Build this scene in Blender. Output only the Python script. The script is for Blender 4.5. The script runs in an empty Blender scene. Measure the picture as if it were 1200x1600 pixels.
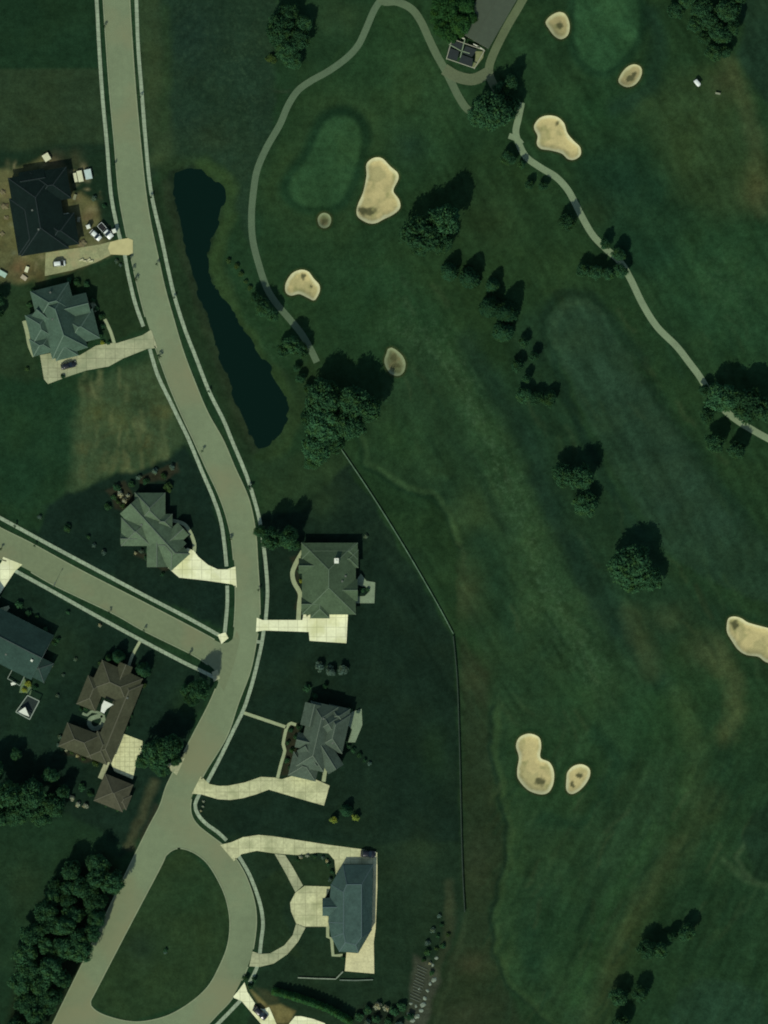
import bpy, bmesh, math, random
import numpy as np
from mathutils import Vector, Matrix
from mathutils.geometry import delaunay_2d_cdt, tessellate_polygon

rnd = random.Random(11)
nrs = np.random.RandomState(5)
S = bpy.context.scene
COL = S.collection
R = math.radians
MPP = 0.2                                   # metres on the ground per map unit


def P(px, py):
    return ((px - 600) * MPP, (800 - py) * MPP)


def Z(pts, ox, oy, s):
    return [(ox + x / s, oy + y / s) for x, y in pts]


# ------------------------------------------------------------------ light
SUN_EL, SUN_AZ = 48.0, 206.0               # sun stands south-south-west
SUN_DIR = Vector((math.sin(R(SUN_AZ)) * math.cos(R(SUN_EL)), math.cos(R(SUN_AZ)) * math.cos(R(SUN_EL)), math.sin(R(SUN_EL))))
w = bpy.data.worlds.new("World")
S.world = w
w.use_nodes = True
nt = w.node_tree
sky = nt.nodes.new('ShaderNodeTexSky')
sky.sky_type = 'NISHITA'
sky.sun_disc = False
sky.sun_elevation = R(SUN_EL)
sky.sun_rotation = R(SUN_AZ)
sky.air_density = 1.0
sky.dust_density = 1.0
nt.links.new(sky.outputs[0], nt.nodes['Background'].inputs[0])
nt.nodes['Background'].inputs[1].default_value = 0.13
sl = bpy.data.lights.new('sun', 'SUN')
sl.energy = 3.75
sl.angle = R(0.55)
sl.color = (1.0, 0.96, 0.86)
so = bpy.data.objects.new('sun', sl)
so.rotation_euler = (-SUN_DIR).to_track_quat('-Z', 'Y').to_euler()
so.location = (0, 0, 400)
COL.objects.link(so)
S.view_settings.view_transform = 'Standard'
S.view_settings.look = 'None'
S.view_settings.exposure = 0
S.view_settings.gamma = 1

LIGHT = (1.19, 1.19, 1.22)                  # what a flat white sheet receives


def lin(c):
    out = []
    for v in c[:3]:
        v = v / 255
        out.append(v / 12.92 if v <= .04045 else ((v + .055) / 1.055) ** 2.4)
    return out


def alb(c):
    return tuple(min(.9, a / b) for a, b in zip(lin(c), LIGHT))


# ------------------------------------------------------------------ materials
MATS = {}


def mat(name, c, rough=.9, noise=None, bump=0, metal=0, spec=.3, c2=None, brick=None, obj_rand=0.0, streak=None):
    """principled with layered world noise; c is the sRGB look in full sun"""
    if name in MATS:
        return MATS[name]
    m = bpy.data.materials.new(name)
    m.use_nodes = True
    t = m.node_tree
    b = t.nodes['Principled BSDF']
    b.inputs['Roughness'].default_value = rough
    b.inputs['Metallic'].default_value = metal
    b.inputs['Specular IOR Level'].default_value = spec
    base = alb(c)
    b.inputs['Base Color'].default_value = (*base, 1)
    co = None
    if noise:
        geo = t.nodes.new('ShaderNodeNewGeometry')
        cur = None
        rgb = t.nodes.new('ShaderNodeRGB')
        rgb.outputs[0].default_value = (*base, 1)
        cur = rgb.outputs[0]
        for i, (sc, amt) in enumerate(noise):
            n = t.nodes.new('ShaderNodeTexNoise')
            n.inputs['Scale'].default_value = sc
            n.inputs['Detail'].default_value = 3
            t.links.new(geo.outputs['Position'], n.inputs['Vector'])
            mr = t.nodes.new('ShaderNodeMapRange')
            mr.inputs['From Min'].default_value = .25
            mr.inputs['From Max'].default_value = .75
            mr.inputs['To Min'].default_value = 1 - amt
            mr.inputs['To Max'].default_value = 1 + amt
            t.links.new(n.outputs['Fac'], mr.inputs['Value'])
            vm = t.nodes.new('ShaderNodeVectorMath')
            vm.operation = 'SCALE'
            t.links.new(cur, vm.inputs[0])
            t.links.new(mr.outputs[0], vm.inputs['Scale'])
            cur = vm.outputs[0]
            if i == 0:
                co = n
        if c2 is not None:
            n = t.nodes.new('ShaderNodeTexNoise')
            n.inputs['Scale'].default_value = noise[0][0] * .7
            n.inputs['Detail'].default_value = 5
            t.links.new(geo.outputs['Position'], n.inputs['Vector'])
            cr = t.nodes.new('ShaderNodeMapRange')
            cr.inputs['From Min'].default_value = .48
            cr.inputs['From Max'].default_value = .66
            t.links.new(n.outputs['Fac'], cr.inputs['Value'])
            mx = t.nodes.new('ShaderNodeMix')
            mx.data_type = 'RGBA'
            mx.inputs['B'].default_value = (*alb(c2), 1)
            t.links.new(cr.outputs[0], mx.inputs['Factor'])
            t.links.new(cur, mx.inputs['A'])
            cur = mx.outputs['Result']
        if brick:
            br = t.nodes.new('ShaderNodeTexBrick')
            br.offset = 0
            br.inputs['Scale'].default_value = 1
            br.inputs['Brick Width'].default_value = brick
            br.inputs['Row Height'].default_value = brick
            br.inputs['Mortar Size'].default_value = .1
            br.inputs['Color1'].default_value = (1, 1, 1, 1)
            br.inputs['Color2'].default_value = (.86, .86, .86, 1)
            br.inputs['Mortar'].default_value = (.6, .6, .58, 1)
            tc = t.nodes.new('ShaderNodeTexCoord')
            t.links.new(tc.outputs['Object'], br.inputs['Vector'])
            mx = t.nodes.new('ShaderNodeMix')
            mx.data_type = 'RGBA'
            mx.blend_type = 'MULTIPLY'
            mx.inputs['Factor'].default_value = .8
            t.links.new(cur, mx.inputs['A'])
            t.links.new(br.outputs['Color'], mx.inputs['B'])
            cur = mx.outputs['Result']
        if obj_rand:
            oi = t.nodes.new('ShaderNodeObjectInfo')
            mr = t.nodes.new('ShaderNodeMapRange')
            mr.inputs['To Min'].default_value = 1 - obj_rand
            mr.inputs['To Max'].default_value = 1 + obj_rand
            t.links.new(oi.outputs['Random'], mr.inputs['Value'])
            vm = t.nodes.new('ShaderNodeVectorMath')
            vm.operation = 'SCALE'
            t.links.new(cur, vm.inputs[0])
            t.links.new(mr.outputs[0], vm.inputs['Scale'])
            cur = vm.outputs[0]
        t.links.new(cur, b.inputs['Base Color'])
        if bump:
            bp = t.nodes.new('ShaderNodeBump')
            bp.inputs['Strength'].default_value = bump
            bp.inputs['Distance'].default_value = .1
            t.links.new(co.outputs['Fac'], bp.inputs['Height'])
            t.links.new(bp.outputs[0], b.inputs['Normal'])
    MATS[name] = m
    return m


def attr_mat(name, rough, layers, speck=False, bump=.3):
    """surface whose colour map is the mesh attribute Col, broken up by noise"""
    m = bpy.data.materials.new(name)
    m.use_nodes = True
    t = m.node_tree
    b = t.nodes['Principled BSDF']
    b.inputs['Roughness'].default_value = rough
    b.inputs['Specular IOR Level'].default_value = .0
    at = t.nodes.new('ShaderNodeAttribute')
    at.attribute_name = 'Col'
    geo = t.nodes.new('ShaderNodeNewGeometry')
    cur = at.outputs['Color']
    first = None
    for sc, amt, det in layers:
        n = t.nodes.new('ShaderNodeTexNoise')
        n.inputs['Scale'].default_value = sc
        n.inputs['Detail'].default_value = det
        n.inputs['Roughness'].default_value = .6
        t.links.new(geo.outputs['Position'], n.inputs['Vector'])
        mr = t.nodes.new('ShaderNodeMapRange')
        mr.inputs['From Min'].default_value = .25
        mr.inputs['From Max'].default_value = .75
        mr.inputs['To Min'].default_value = 1 - amt
        mr.inputs['To Max'].default_value = 1 + amt
        t.links.new(n.outputs['Fac'], mr.inputs['Value'])
        vm = t.nodes.new('ShaderNodeVectorMath')
        vm.operation = 'SCALE'
        t.links.new(cur, vm.inputs[0])
        t.links.new(mr.outputs[0], vm.inputs['Scale'])
        cur = vm.outputs[0]
        first = first or n
    if speck:                               # pale weeds and clover where attribute Weed is high
        a2 = t.nodes.new('ShaderNodeAttribute')
        a2.attribute_name = 'Weed'
        n = t.nodes.new('ShaderNodeTexNoise')
        n.inputs['Scale'].default_value = .55
        n.inputs['Detail'].default_value = 5
        n.inputs['Roughness'].default_value = .75
        t.links.new(geo.outputs['Position'], n.inputs['Vector'])
        mr = t.nodes.new('ShaderNodeMapRange')
        mr.inputs['From Min'].default_value = .5
        mr.inputs['From Max'].default_value = .78
        t.links.new(n.outputs['Fac'], mr.inputs['Value'])
        mu = t.nodes.new('ShaderNodeMath')
        mu.operation = 'MULTIPLY'
        t.links.new(mr.outputs[0], mu.inputs[0])
        t.links.new(a2.outputs['Fac'], mu.inputs[1])
        mx = t.nodes.new('ShaderNodeMix')
        mx.data_type = 'RGBA'
        mx.inputs['B'].default_value = (*alb((70, 98, 68)), 1)
        t.links.new(mu.outputs[0], mx.inputs['Factor'])
        t.links.new(cur, mx.inputs['A'])
        cur = mx.outputs['Result']
    if speck:                               # drier, browner turf in soft patches
        n = t.nodes.new('ShaderNodeTexNoise')
        n.inputs['Scale'].default_value = .06
        n.inputs['Detail'].default_value = 6
        n.inputs['Roughness'].default_value = .62
        t.links.new(geo.outputs['Position'], n.inputs['Vector'])
        mr = t.nodes.new('ShaderNodeMapRange')
        mr.inputs['From Min'].default_value = .45
        mr.inputs['From Max'].default_value = .75
        t.links.new(n.outputs['Fac'], mr.inputs['Value'])
        mx = t.nodes.new('ShaderNodeMix')
        mx.data_type = 'RGBA'
        mx.blend_type = 'MULTIPLY'
        mx.inputs['B'].default_value = (1.2, 1.07, .96, 1)
        t.links.new(mr.outputs[0], mx.inputs['Factor'])
        t.links.new(cur, mx.inputs['A'])
        cur = mx.outputs['Result']
    t.links.new(cur, b.inputs['Base Color'])
    if bump:
        bp = t.nodes.new('ShaderNodeBump')
        bp.inputs['Strength'].default_value = bump
        bp.inputs['Distance'].default_value = .15
        t.links.new(first.outputs['Fac'], bp.inputs['Height'])
        t.links.new(bp.outputs[0], b.inputs['Normal'])
    return m


M_ROAD = mat('road_concrete', (107, 122, 88), .9, [(.06, .1), (.5, .07), (2.5, .08)], c2=(115, 121, 86))
M_STREET = mat('street_concrete', (105, 118, 84), .9, [(.1, .06), (.8, .07), (4, .05)], c2=(112, 116, 82))
M_LOOP = mat('loop_concrete', (102, 119, 88), .9, [(.1, .06), (.8, .06), (4, .05)])
M_KERB = mat('kerb_concrete', (124, 136, 102), .9, [(.5, .12), (3, .1)])
M_WALK = mat('sidewalk_concrete', (140, 157, 126), .9, [(.12, .1), (.6, .14), (2.5, .1)], brick=1.5)
M_WALK2 = mat('house_walk_concrete', (140, 152, 112), .9, [(.5, .14), (2.5, .1)])
M_DRIVE_BRIGHT = mat('new_concrete', (226, 231, 184), .9, [(.22, .1), (1.1, .08)], c2=(206, 211, 156), brick=3)
M_DRIVE_DULL = mat('weathered_concrete', (158, 164, 124), .9, [(.22, .14), (1.4, .14)], c2=(136, 146, 108), brick=3)
M_DRIVE_TAN = mat('tan_concrete', (184, 188, 140), .9, [(.3, .14), (1.2, .16)], c2=(160, 166, 120), brick=3.5)
M_PATIO = mat('patio_paving', (112, 130, 100), .9, [(.6, .15), (2.5, .15)])
M_CART = mat('cart_path_paving', (78, 98, 70), .95, [(.3, .1), (2, .12)])
M_CART_PALE = mat('cart_path_pale', (112, 130, 96), .95, [(.3, .1), (2, .1)])
M_GRAVEL = mat('gravel_pad', (132, 138, 96), .95, [(.35, .2), (2, .2)], c2=(146, 142, 100))
M_WHITE = mat('white_painted', (205, 212, 190), .6, [(2, .05)])
M_OFFWHITE = mat('off_white_wrap', (196, 200, 160), .5, [(1, .1)])
M_TRIM = mat('pale_trim', (150, 152, 128), .7, [(2, .1)])
M_BARK = mat('bark', (52, 46, 34), .95, [(3, .3)])
M_GLASS = mat('window_glass', (22, 34, 36), .06, spec=.6)
M_TYRE = mat('tyre_rubber', (24, 26, 24), .85)
M_RIM = mat('wheel_rim', (130, 136, 130), .35, metal=.8)
M_BLACKPAINT = mat('black_paint', (20, 24, 24), .25, spec=.5)
M_WHITEPAINT = mat('white_paint', (205, 214, 200), .3, spec=.5)
M_SILVERPAINT = mat('silver_paint', (150, 160, 150), .3, spec=.5)
M_LAMP = mat('lamp_lens', (190, 196, 180), .2)
M_TAIL = mat('tail_lens', (120, 24, 20), .3)
M_STEEL = mat('galvanised_steel', (110, 118, 108), .5, metal=.6)
M_WOOD = mat('weathered_wood', (96, 104, 78), .9, [(2, .2)])
M_DARKWOOD = mat('dark_wood', (50, 52, 42), .9, [(2, .2)])
M_SIDING = mat('siding', (132, 130, 104), .8, [(1, .08)])
M_BRICK = mat('brick_wall', (96, 84, 64), .9, [(2, .15)])
M_STONE = mat('pale_stone', (120, 128, 104), .9, [(1.5, .2)])


def leaf_mat(name, c, amt=.3, rand=.15):
    """leaves: part of the light is reflected, part passes through"""
    m = mat(name, c, .9, [(.6, amt), (2.5, .2)], obj_rand=rand, spec=.0, c2=tuple(v * k for v, k in zip(c, (1.12, 1.0, .82))))
    t = m.node_tree
    b = t.nodes['Principled BSDF']
    tr = t.nodes.new('ShaderNodeBsdfTranslucent')
    mx = t.nodes.new('ShaderNodeMixShader')
    mx.inputs[0].default_value = .38
    src = b.inputs['Base Color'].links[0].from_socket
    t.links.new(src, tr.inputs['Color'])
    t.links.new(b.outputs[0], mx.inputs[1])
    t.links.new(tr.outputs[0], mx.inputs[2])
    t.links.new(mx.outputs[0], t.nodes['Material Output'].inputs['Surface'])
    return m


M_LEAF = leaf_mat('broad_leaf', (54, 92, 60), .35, .26)
M_LEAF_BRIGHT = leaf_mat('bright_leaf', (50, 90, 48))
M_LEAF_GREY = leaf_mat('grey_leaf', (92, 120, 102), .15)
M_LEAF_GOLD = leaf_mat('golden_leaf', (134, 156, 70), .15)
M_LEAF_OLIVE = leaf_mat('olive_leaf', (66, 92, 50), .2)
M_BLOSSOM = leaf_mat('pale_blossom', (165, 176, 146), .15)
M_NEEDLE = leaf_mat('needle', (42, 76, 50), .3, .22)


def shingle(name, c, c2=None):
    c = tuple(v * .91 for v in c)
    return mat('shingles_' + name, c, .85, [(.3, .16), (1.3, .16), (4, .14)], c2=c2, bump=.25, spec=.05)


# ------------------------------------------------------------------ object helpers
def link(o):
    COL.objects.link(o)
    return o


def tag(o, label=None, cat=None, group=None, kind=None):
    if label:
        o['label'] = label
    if cat:
        o['category'] = cat
    if group:
        o['group'] = group
    if kind:
        o['kind'] = kind
    return o


def empty(name, loc, rz=0, scale=None):
    o = bpy.data.objects.new(name, None)
    o.location = loc
    o.rotation_euler = (0, 0, rz)
    if scale:
        o.scale = scale
    o.empty_display_size = .3
    return link(o)


def mesh_obj(name, verts, faces, material, parent=None, smooth=False, mats=None, fmat=None):
    me = bpy.data.meshes.new(name)
    me.from_pydata([tuple(v) for v in verts], [], faces)
    for m in (mats or [material]):
        me.materials.append(m)
    if fmat:
        me.polygons.foreach_set('material_index', fmat)
    if smooth:
        me.polygons.foreach_set('use_smooth', [True] * len(me.polygons))
    me.update()
    o = bpy.data.objects.new(name, me)
    if parent:
        o.parent = parent
    return link(o)


class MB:
    """collects boxes, tubes and polygons into one mesh"""

    def __init__(s):
        s.v, s.f, s.m = [], [], []

    def add(s, v, f, mi=0):
        k = len(s.v)
        s.v += [tuple(x) for x in v]
        s.f += [tuple(i + k for i in q) for q in f]
        s.m += [mi] * len(f)
        return s

    def box(s, cx, cy, z0, z1, lx, ly, a=0, mi=0, taper=1.0):
        c, n = math.cos(a), math.sin(a)
        vs = []
        for z, k in ((z0, 1), (z1, taper)):
            for sx, sy in ((-1, -1), (1, -1), (1, 1), (-1, 1)):
                x, y = sx * lx / 2 * k, sy * ly / 2 * k
                vs.append((cx + x * c - y * n, cy + x * n + y * c, z))
        return s.add(vs, [(3, 2, 1, 0), (4, 5, 6, 7), (0, 1, 5, 4), (1, 2, 6, 5), (2, 3, 7, 6), (3, 0, 4, 7)], mi)

    def bar(s, a, b, wd, ht, mi=0):
        a, b = Vector(a), Vector(b)
        d = (b - a).normalized()
        up = Vector((0, 0, 1)) if abs(d.z) < .95 else Vector((1, 0, 0))
        sd = d.cross(up).normalized() * wd / 2
        u = sd.cross(d).normalized() * ht / 2
        vs = [p + i * sd + j * u for p in (a, b) for i, j in ((-1, -1), (1, -1), (1, 1), (-1, 1))]
        return s.add(vs, [(3, 2, 1, 0), (4, 5, 6, 7), (0, 1, 5, 4), (1, 2, 6, 5), (2, 3, 7, 6), (3, 0, 4, 7)], mi)

    def tube(s, pts, rads, n=8, mi=0):
        k = len(pts)
        vs, fs = [], []
        for i, p in enumerate(pts):
            p = Vector(p)
            d = (Vector(pts[min(i + 1, k - 1)]) - Vector(pts[max(i - 1, 0)])).normalized()
            u = d.orthogonal().normalized()
            v = d.cross(u)
            for j in range(n):
                a = 2 * math.pi * j / n
                vs.append(p + (u * math.cos(a) + v * math.sin(a)) * rads[i])
        for i in range(k - 1):
            for j in range(n):
                fs.append((i * n + j, i * n + (j + 1) % n, (i + 1) * n + (j + 1) % n, (i + 1) * n + j))
        fs.append(tuple(range(n - 1, -1, -1)))
        fs.append(tuple(range((k - 1) * n, k * n)))
        return s.add(vs, fs, mi)

    def build(s, name, material, parent=None, smooth=False):
        ms = material if isinstance(material, (list, tuple)) else [material]
        return mesh_obj(name, s.v, s.f, None, parent, smooth, ms, s.m)


# ------------------------------------------------------------------ curves
def smooth_line(pts, step=4.0, closed=False):
    """centripetal-ish Catmull-Rom through the points, resampled about every step units"""
    n = len(pts)
    out = []
    rng = range(n) if closed else range(n - 1)
    for i in rng:
        if closed:
            p0, p1, p2, p3 = pts[(i - 1) % n], pts[i], pts[(i + 1) % n], pts[(i + 2) % n]
        else:
            p0, p1, p2, p3 = pts[max(i - 1, 0)], pts[i], pts[i + 1], pts[min(i + 2, n - 1)]
        L = math.hypot(p2[0] - p1[0], p2[1] - p1[1])
        k = max(1, int(L / step))
        for j in range(k):
            t = j / k
            q = []
            for a in (0, 1):
                q.append(.5 * (2 * p1[a] + (p2[a] - p0[a]) * t + (2 * p0[a] - 5 * p1[a] + 4 * p2[a] - p3[a]) * t * t
                               + (3 * p1[a] - p0[a] - 3 * p2[a] + p3[a]) * t ** 3))
            out.append(tuple(q))
    if not closed:
        out.append(tuple(pts[-1]))
    return out


def offset_line(pts, d):
    out = []
    for i, p in enumerate(pts):
        a, b = pts[max(i - 1, 0)], pts[min(i + 1, len(pts) - 1)]
        dx, dy = b[0] - a[0], b[1] - a[1]
        L = math.hypot(dx, dy) or 1
        out.append((p[0] - dy / L * d, p[1] + dx / L * d))
    return out


def dist_poly(X, Y, poly, closed=True):
    """distance to a polyline and, when closed, positive inside"""
    D = np.full(X.shape, 1e9)
    ins = np.zeros(X.shape, bool)
    n = len(poly)
    for i in range(n if closed else n - 1):
        x1, y1 = poly[i]
        x2, y2 = poly[(i + 1) % n]
        dx, dy = x2 - x1, y2 - y1
        L = dx * dx + dy * dy + 1e-9
        t = np.clip(((X - x1) * dx + (Y - y1) * dy) / L, 0, 1)
        D = np.minimum(D, (X - x1 - t * dx) ** 2 + (Y - y1 - t * dy) ** 2)
        if closed and y1 != y2:
            c = ((y1 > Y) != (y2 > Y)) & (X < (x2 - x1) * (Y - y1) / (y2 - y1) + x1)
            ins ^= c
    D = np.sqrt(D)
    return np.where(ins, D, -D) if closed else D


def sstep(a, b, x):
    t = np.clip((x - a) / (b - a), 0, 1)
    return t * t * (3 - 2 * t)


def lattice(shape_seed):
    return np.random.RandomState(shape_seed).rand(512, 512)


def vnoise(X, Y, sc, seed):
    """smooth value noise in 0..1; sc = size of a lump in map units"""
    G = lattice(seed)
    u, v = X / sc + 200, Y / sc + 200
    i, j = np.floor(u).astype(int), np.floor(v).astype(int)
    f, g = u - i, v - j
    f, g = f * f * (3 - 2 * f), g * g * (3 - 2 * g)
    a, b = G[i % 512, j % 512], G[(i + 1) % 512, j % 512]
    c, d = G[i % 512, (j + 1) % 512], G[(i + 1) % 512, (j + 1) % 512]
    return (a * (1 - f) + b * f) * (1 - g) + (c * (1 - f) + d * f) * g


def fbm(X, Y, sc, seed, o=3):
    s, a, tot = 0, 1, 0
    for k in range(o):
        s = s + a * vnoise(X, Y, sc / 2 ** k, seed + k)
        tot += a
        a *= .55
    return s / tot


# ------------------------------------------------------------------ outlines traced on the map
POND = smooth_line(Z([(292, 90), (335, 78), (380, 68), (430, 75), (470, 115), (530, 160), (542, 200), (530, 290), (500, 370), (470, 450), (460, 540), (475, 620), (520, 700), (590, 800), (650, 900), (740, 1030), (820, 1160), (865, 1250), (865, 1290), (830, 1370), (770, 1450), (720, 1465), (690, 1430), (620, 1280), (560, 1100), (500, 950), (460, 810), (420, 700), (380, 590), (360, 490), (330, 380), (305, 240), (290, 190)], 180, 240, 3.2), 8, True)
a4 = (620, 0, 4)
BUNK = [
    (Z([(930, 140), (960, 100), (1010, 75), (1050, 85), (1075, 130), (1080, 180), (1065, 225), (1025, 245), (985, 225), (950, 180)], *a4), [Z([(1020, 160)], *a4)[0] + (5, 8)], 0, 'small round sand bunker left of the top right putting green'),
    (Z([(860, 780), (890, 740), (940, 722), (1000, 730), (1045, 770), (1065, 830), (1105, 880), (1145, 920), (1148, 970), (1110, 998), (1070, 995), (1030, 960), (960, 940), (900, 930), (875, 900), (880, 850), (860, 810)], *a4), [Z([(1000, 770)], *a4)[0] + (4, 5)], 1, 'lobed sand bunker beside the bend of the right hand cart path'),
    (Z([(265, 500), (290, 450), (330, 412), (370, 402), (405, 420), (412, 455), (395, 500), (360, 535), (315, 545), (275, 525)], 900, 0, 4), [(985, 122, 8, 5), (990, 116, 4, 4)], 0, 'small oval sand bunker below the top right putting green'),
    (Z([(780, 1010), (820, 985), (870, 990), (920, 1040), (965, 1080), (970, 1120), (945, 1170), (940, 1200), (975, 1250), (980, 1300), (940, 1340), (880, 1370), (830, 1395), (780, 1395), (720, 1360), (708, 1320), (720, 1270), (750, 1200), (770, 1100), (768, 1040)], 380, 0, 4), [(576, 331, 12, 8), (567, 329, 8, 6)], 1, 'largest sand bunker, right of the oval green near the pond'),
    (Z([(465, 1370), (480, 1340), (510, 1330), (540, 1345), (550, 1380), (535, 1415), (505, 1427), (475, 1410)], 380, 0, 4), [(507, 345, 5, 5)], -1, 'tiny round dull bunker just below the oval green'),
    (Z([(262, 190), (275, 150), (310, 105), (365, 85), (410, 100), (440, 140), (475, 180), (478, 220), (460, 260), (440, 278), (400, 260), (350, 238), (300, 248), (268, 230)], 380, 400, 4), [(473, 432, 5, 6), (487, 448, 3, 3)], 1, 'bean shaped sand bunker right of the left hand cart path'),
    (Z([(905, 580), (925, 572), (960, 590), (1000, 630), (1015, 680), (1000, 730), (965, 750), (920, 735), (890, 690), (882, 650), (895, 610)], 380, 400, 4), [(615, 560, 6, 8), (618, 572, 8, 5)], -1, 'egg shaped dull bunker at the shadow tip of the big trees'),
    (Z([(150, 600), (165, 565), (205, 550), (245, 565), (255, 600), (252, 650), (290, 670), (308, 710), (305, 760), (285, 795), (250, 803), (200, 785), (160, 740), (155, 700), (162, 650)], 750, 940, 2.6667), [(844, 1221, 8, 8)], 1, 'pear shaped sand bunker with one round dark stain, lower fairway'),
    (Z([(360, 740), (365, 710), (390, 685), (425, 678), (455, 695), (458, 725), (440, 760), (410, 790), (380, 802), (360, 785)], 750, 940, 2.6667), [(906, 1212, 6, 5), (895, 1226, 5, 6)], 1, 'small bunker with two dark stains right of the pear shaped one'),
    (Z([(1028, 100), (1035, 70), (1060, 62), (1090, 70), (1120, 88), (1200, 110), (1280, 130), (1290, 260), (1200, 255), (1160, 230), (1110, 222), (1075, 200), (1050, 165), (1030, 130)], 750, 940, 2.6667), [(1149, 976, 8, 7)], 1, 'long sand bunker cut by the right edge of the photo'),
]
BUNK = [(smooth_line(b[0], 3, True),) + b[1:] for b in BUNK]
G1 = smooth_line(Z([(500, 780), (560, 735), (640, 725), (710, 770), (740, 840), (735, 920), (700, 1050), (650, 1180), (600, 1260), (520, 1290), (400, 1290), (310, 1240), (285, 1170), (330, 1080), (400, 1000), (450, 890)], 380, 0, 4), 8, True)
G2 = smooth_line([(900, 0), (897, 60), (910, 95), (935, 110), (955, 105), (985, 75), (998, 40), (995, 0), (985, -30), (940, -45), (905, -25)], 8, True)
FAIR2 = [(865, 490), (890, 470), (930, 490), (1000, 580), (1080, 700), (1150, 800), (1230, 880), (1230, 960), (1060, 880), (960, 740), (900, 620), (870, 540)]
FAIR1 = [(552, 670), (570, 725), (620, 760), (670, 778), (695, 800), (712, 850), (715, 900), (730, 960), (765, 1050), (772, 1150), (775, 1230), (790, 1290), (788, 1350), (770, 1420), (775, 1490), (800, 1545), (850, 1590), (900, 1640), (960, 1500), (1040, 1330), (1060, 1180), (1000, 1050), (930, 930), (870, 800), (800, 680), (760, 600), (700, 540), (640, 500), (600, 580), (590, 640)]
FENCE1 = smooth_line([(533, 702), (580, 772), (630, 852), (680, 938), (708, 990)], 6)
FENCE2 = smooth_line([(708, 994), (714, 1060), (717, 1140), (719, 1220), (721, 1310), (723, 1370), (726, 1425)], 6)


def height(X, Y):
    """ground height in metres at map position"""
    X, Y = np.asarray(X, float), np.asarray(Y, float)
    golf = sstep(20, 90, (X - 470) + np.where(Y > 700, -np.clip((Y - 700) * .85, 0, 270), 0))
    H = golf * ((vnoise(X, Y, 90, 71) - .5) * 1.0 + (vnoise(X, Y, 38, 72) - .5) * .35)
    for g, a in ((G1, .6), (G2, .6)):
        m = (X > min(p[0] for p in g) - 60) & (X < max(p[0] for p in g) + 60) & (Y > min(p[1] for p in g) - 60) & (Y < max(p[1] for p in g) + 60)
        if m.any():
            d = dist_poly(X[m], Y[m], g)
            H[m] += a * sstep(-25, 3, d) - .35 * np.exp(-((d + 18) / 9) ** 2)
    for b in BUNK:
        g = b[0]
        m = (X > min(p[0] for p in g) - 30) & (X < max(p[0] for p in g) + 30) & (Y > min(p[1] for p in g) - 30) & (Y < max(p[1] for p in g) + 30)
        if m.any():
            d = dist_poly(X[m], Y[m], g)
            H[m] += .22 * np.exp(-((d + 3) / 4) ** 2) - .55 * sstep(-1, 11, d)
    g = POND
    m = (X > 230) & (X < 500) & (Y > 230) & (Y < 740)
    if m.any():
        d = dist_poly(X[m], Y[m], g)
        H[m] = H[m] * sstep(0, 20, -d) - .6 * sstep(-20, 0, d) - .8 * sstep(0, 12, d) + (fbm(X[m], Y[m], 22, 61) - .5) * .28 * sstep(-16, -4, d)
    return H


def hz(px, py):
    return float(height(np.array([px]), np.array([py]))[0])


# ------------------------------------------------------------------ ground
def axis(lo, hi, step, far):
    core = np.arange(lo, hi + .01, step)
    left = lo - np.cumsum([20, 60, 150, 400, 1000, 3000, 8000])[::-1]
    right = hi + np.cumsum([20, 60, 150, 400, 1000, 3000, 8000])
    return np.concatenate([left, core, right])


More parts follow.
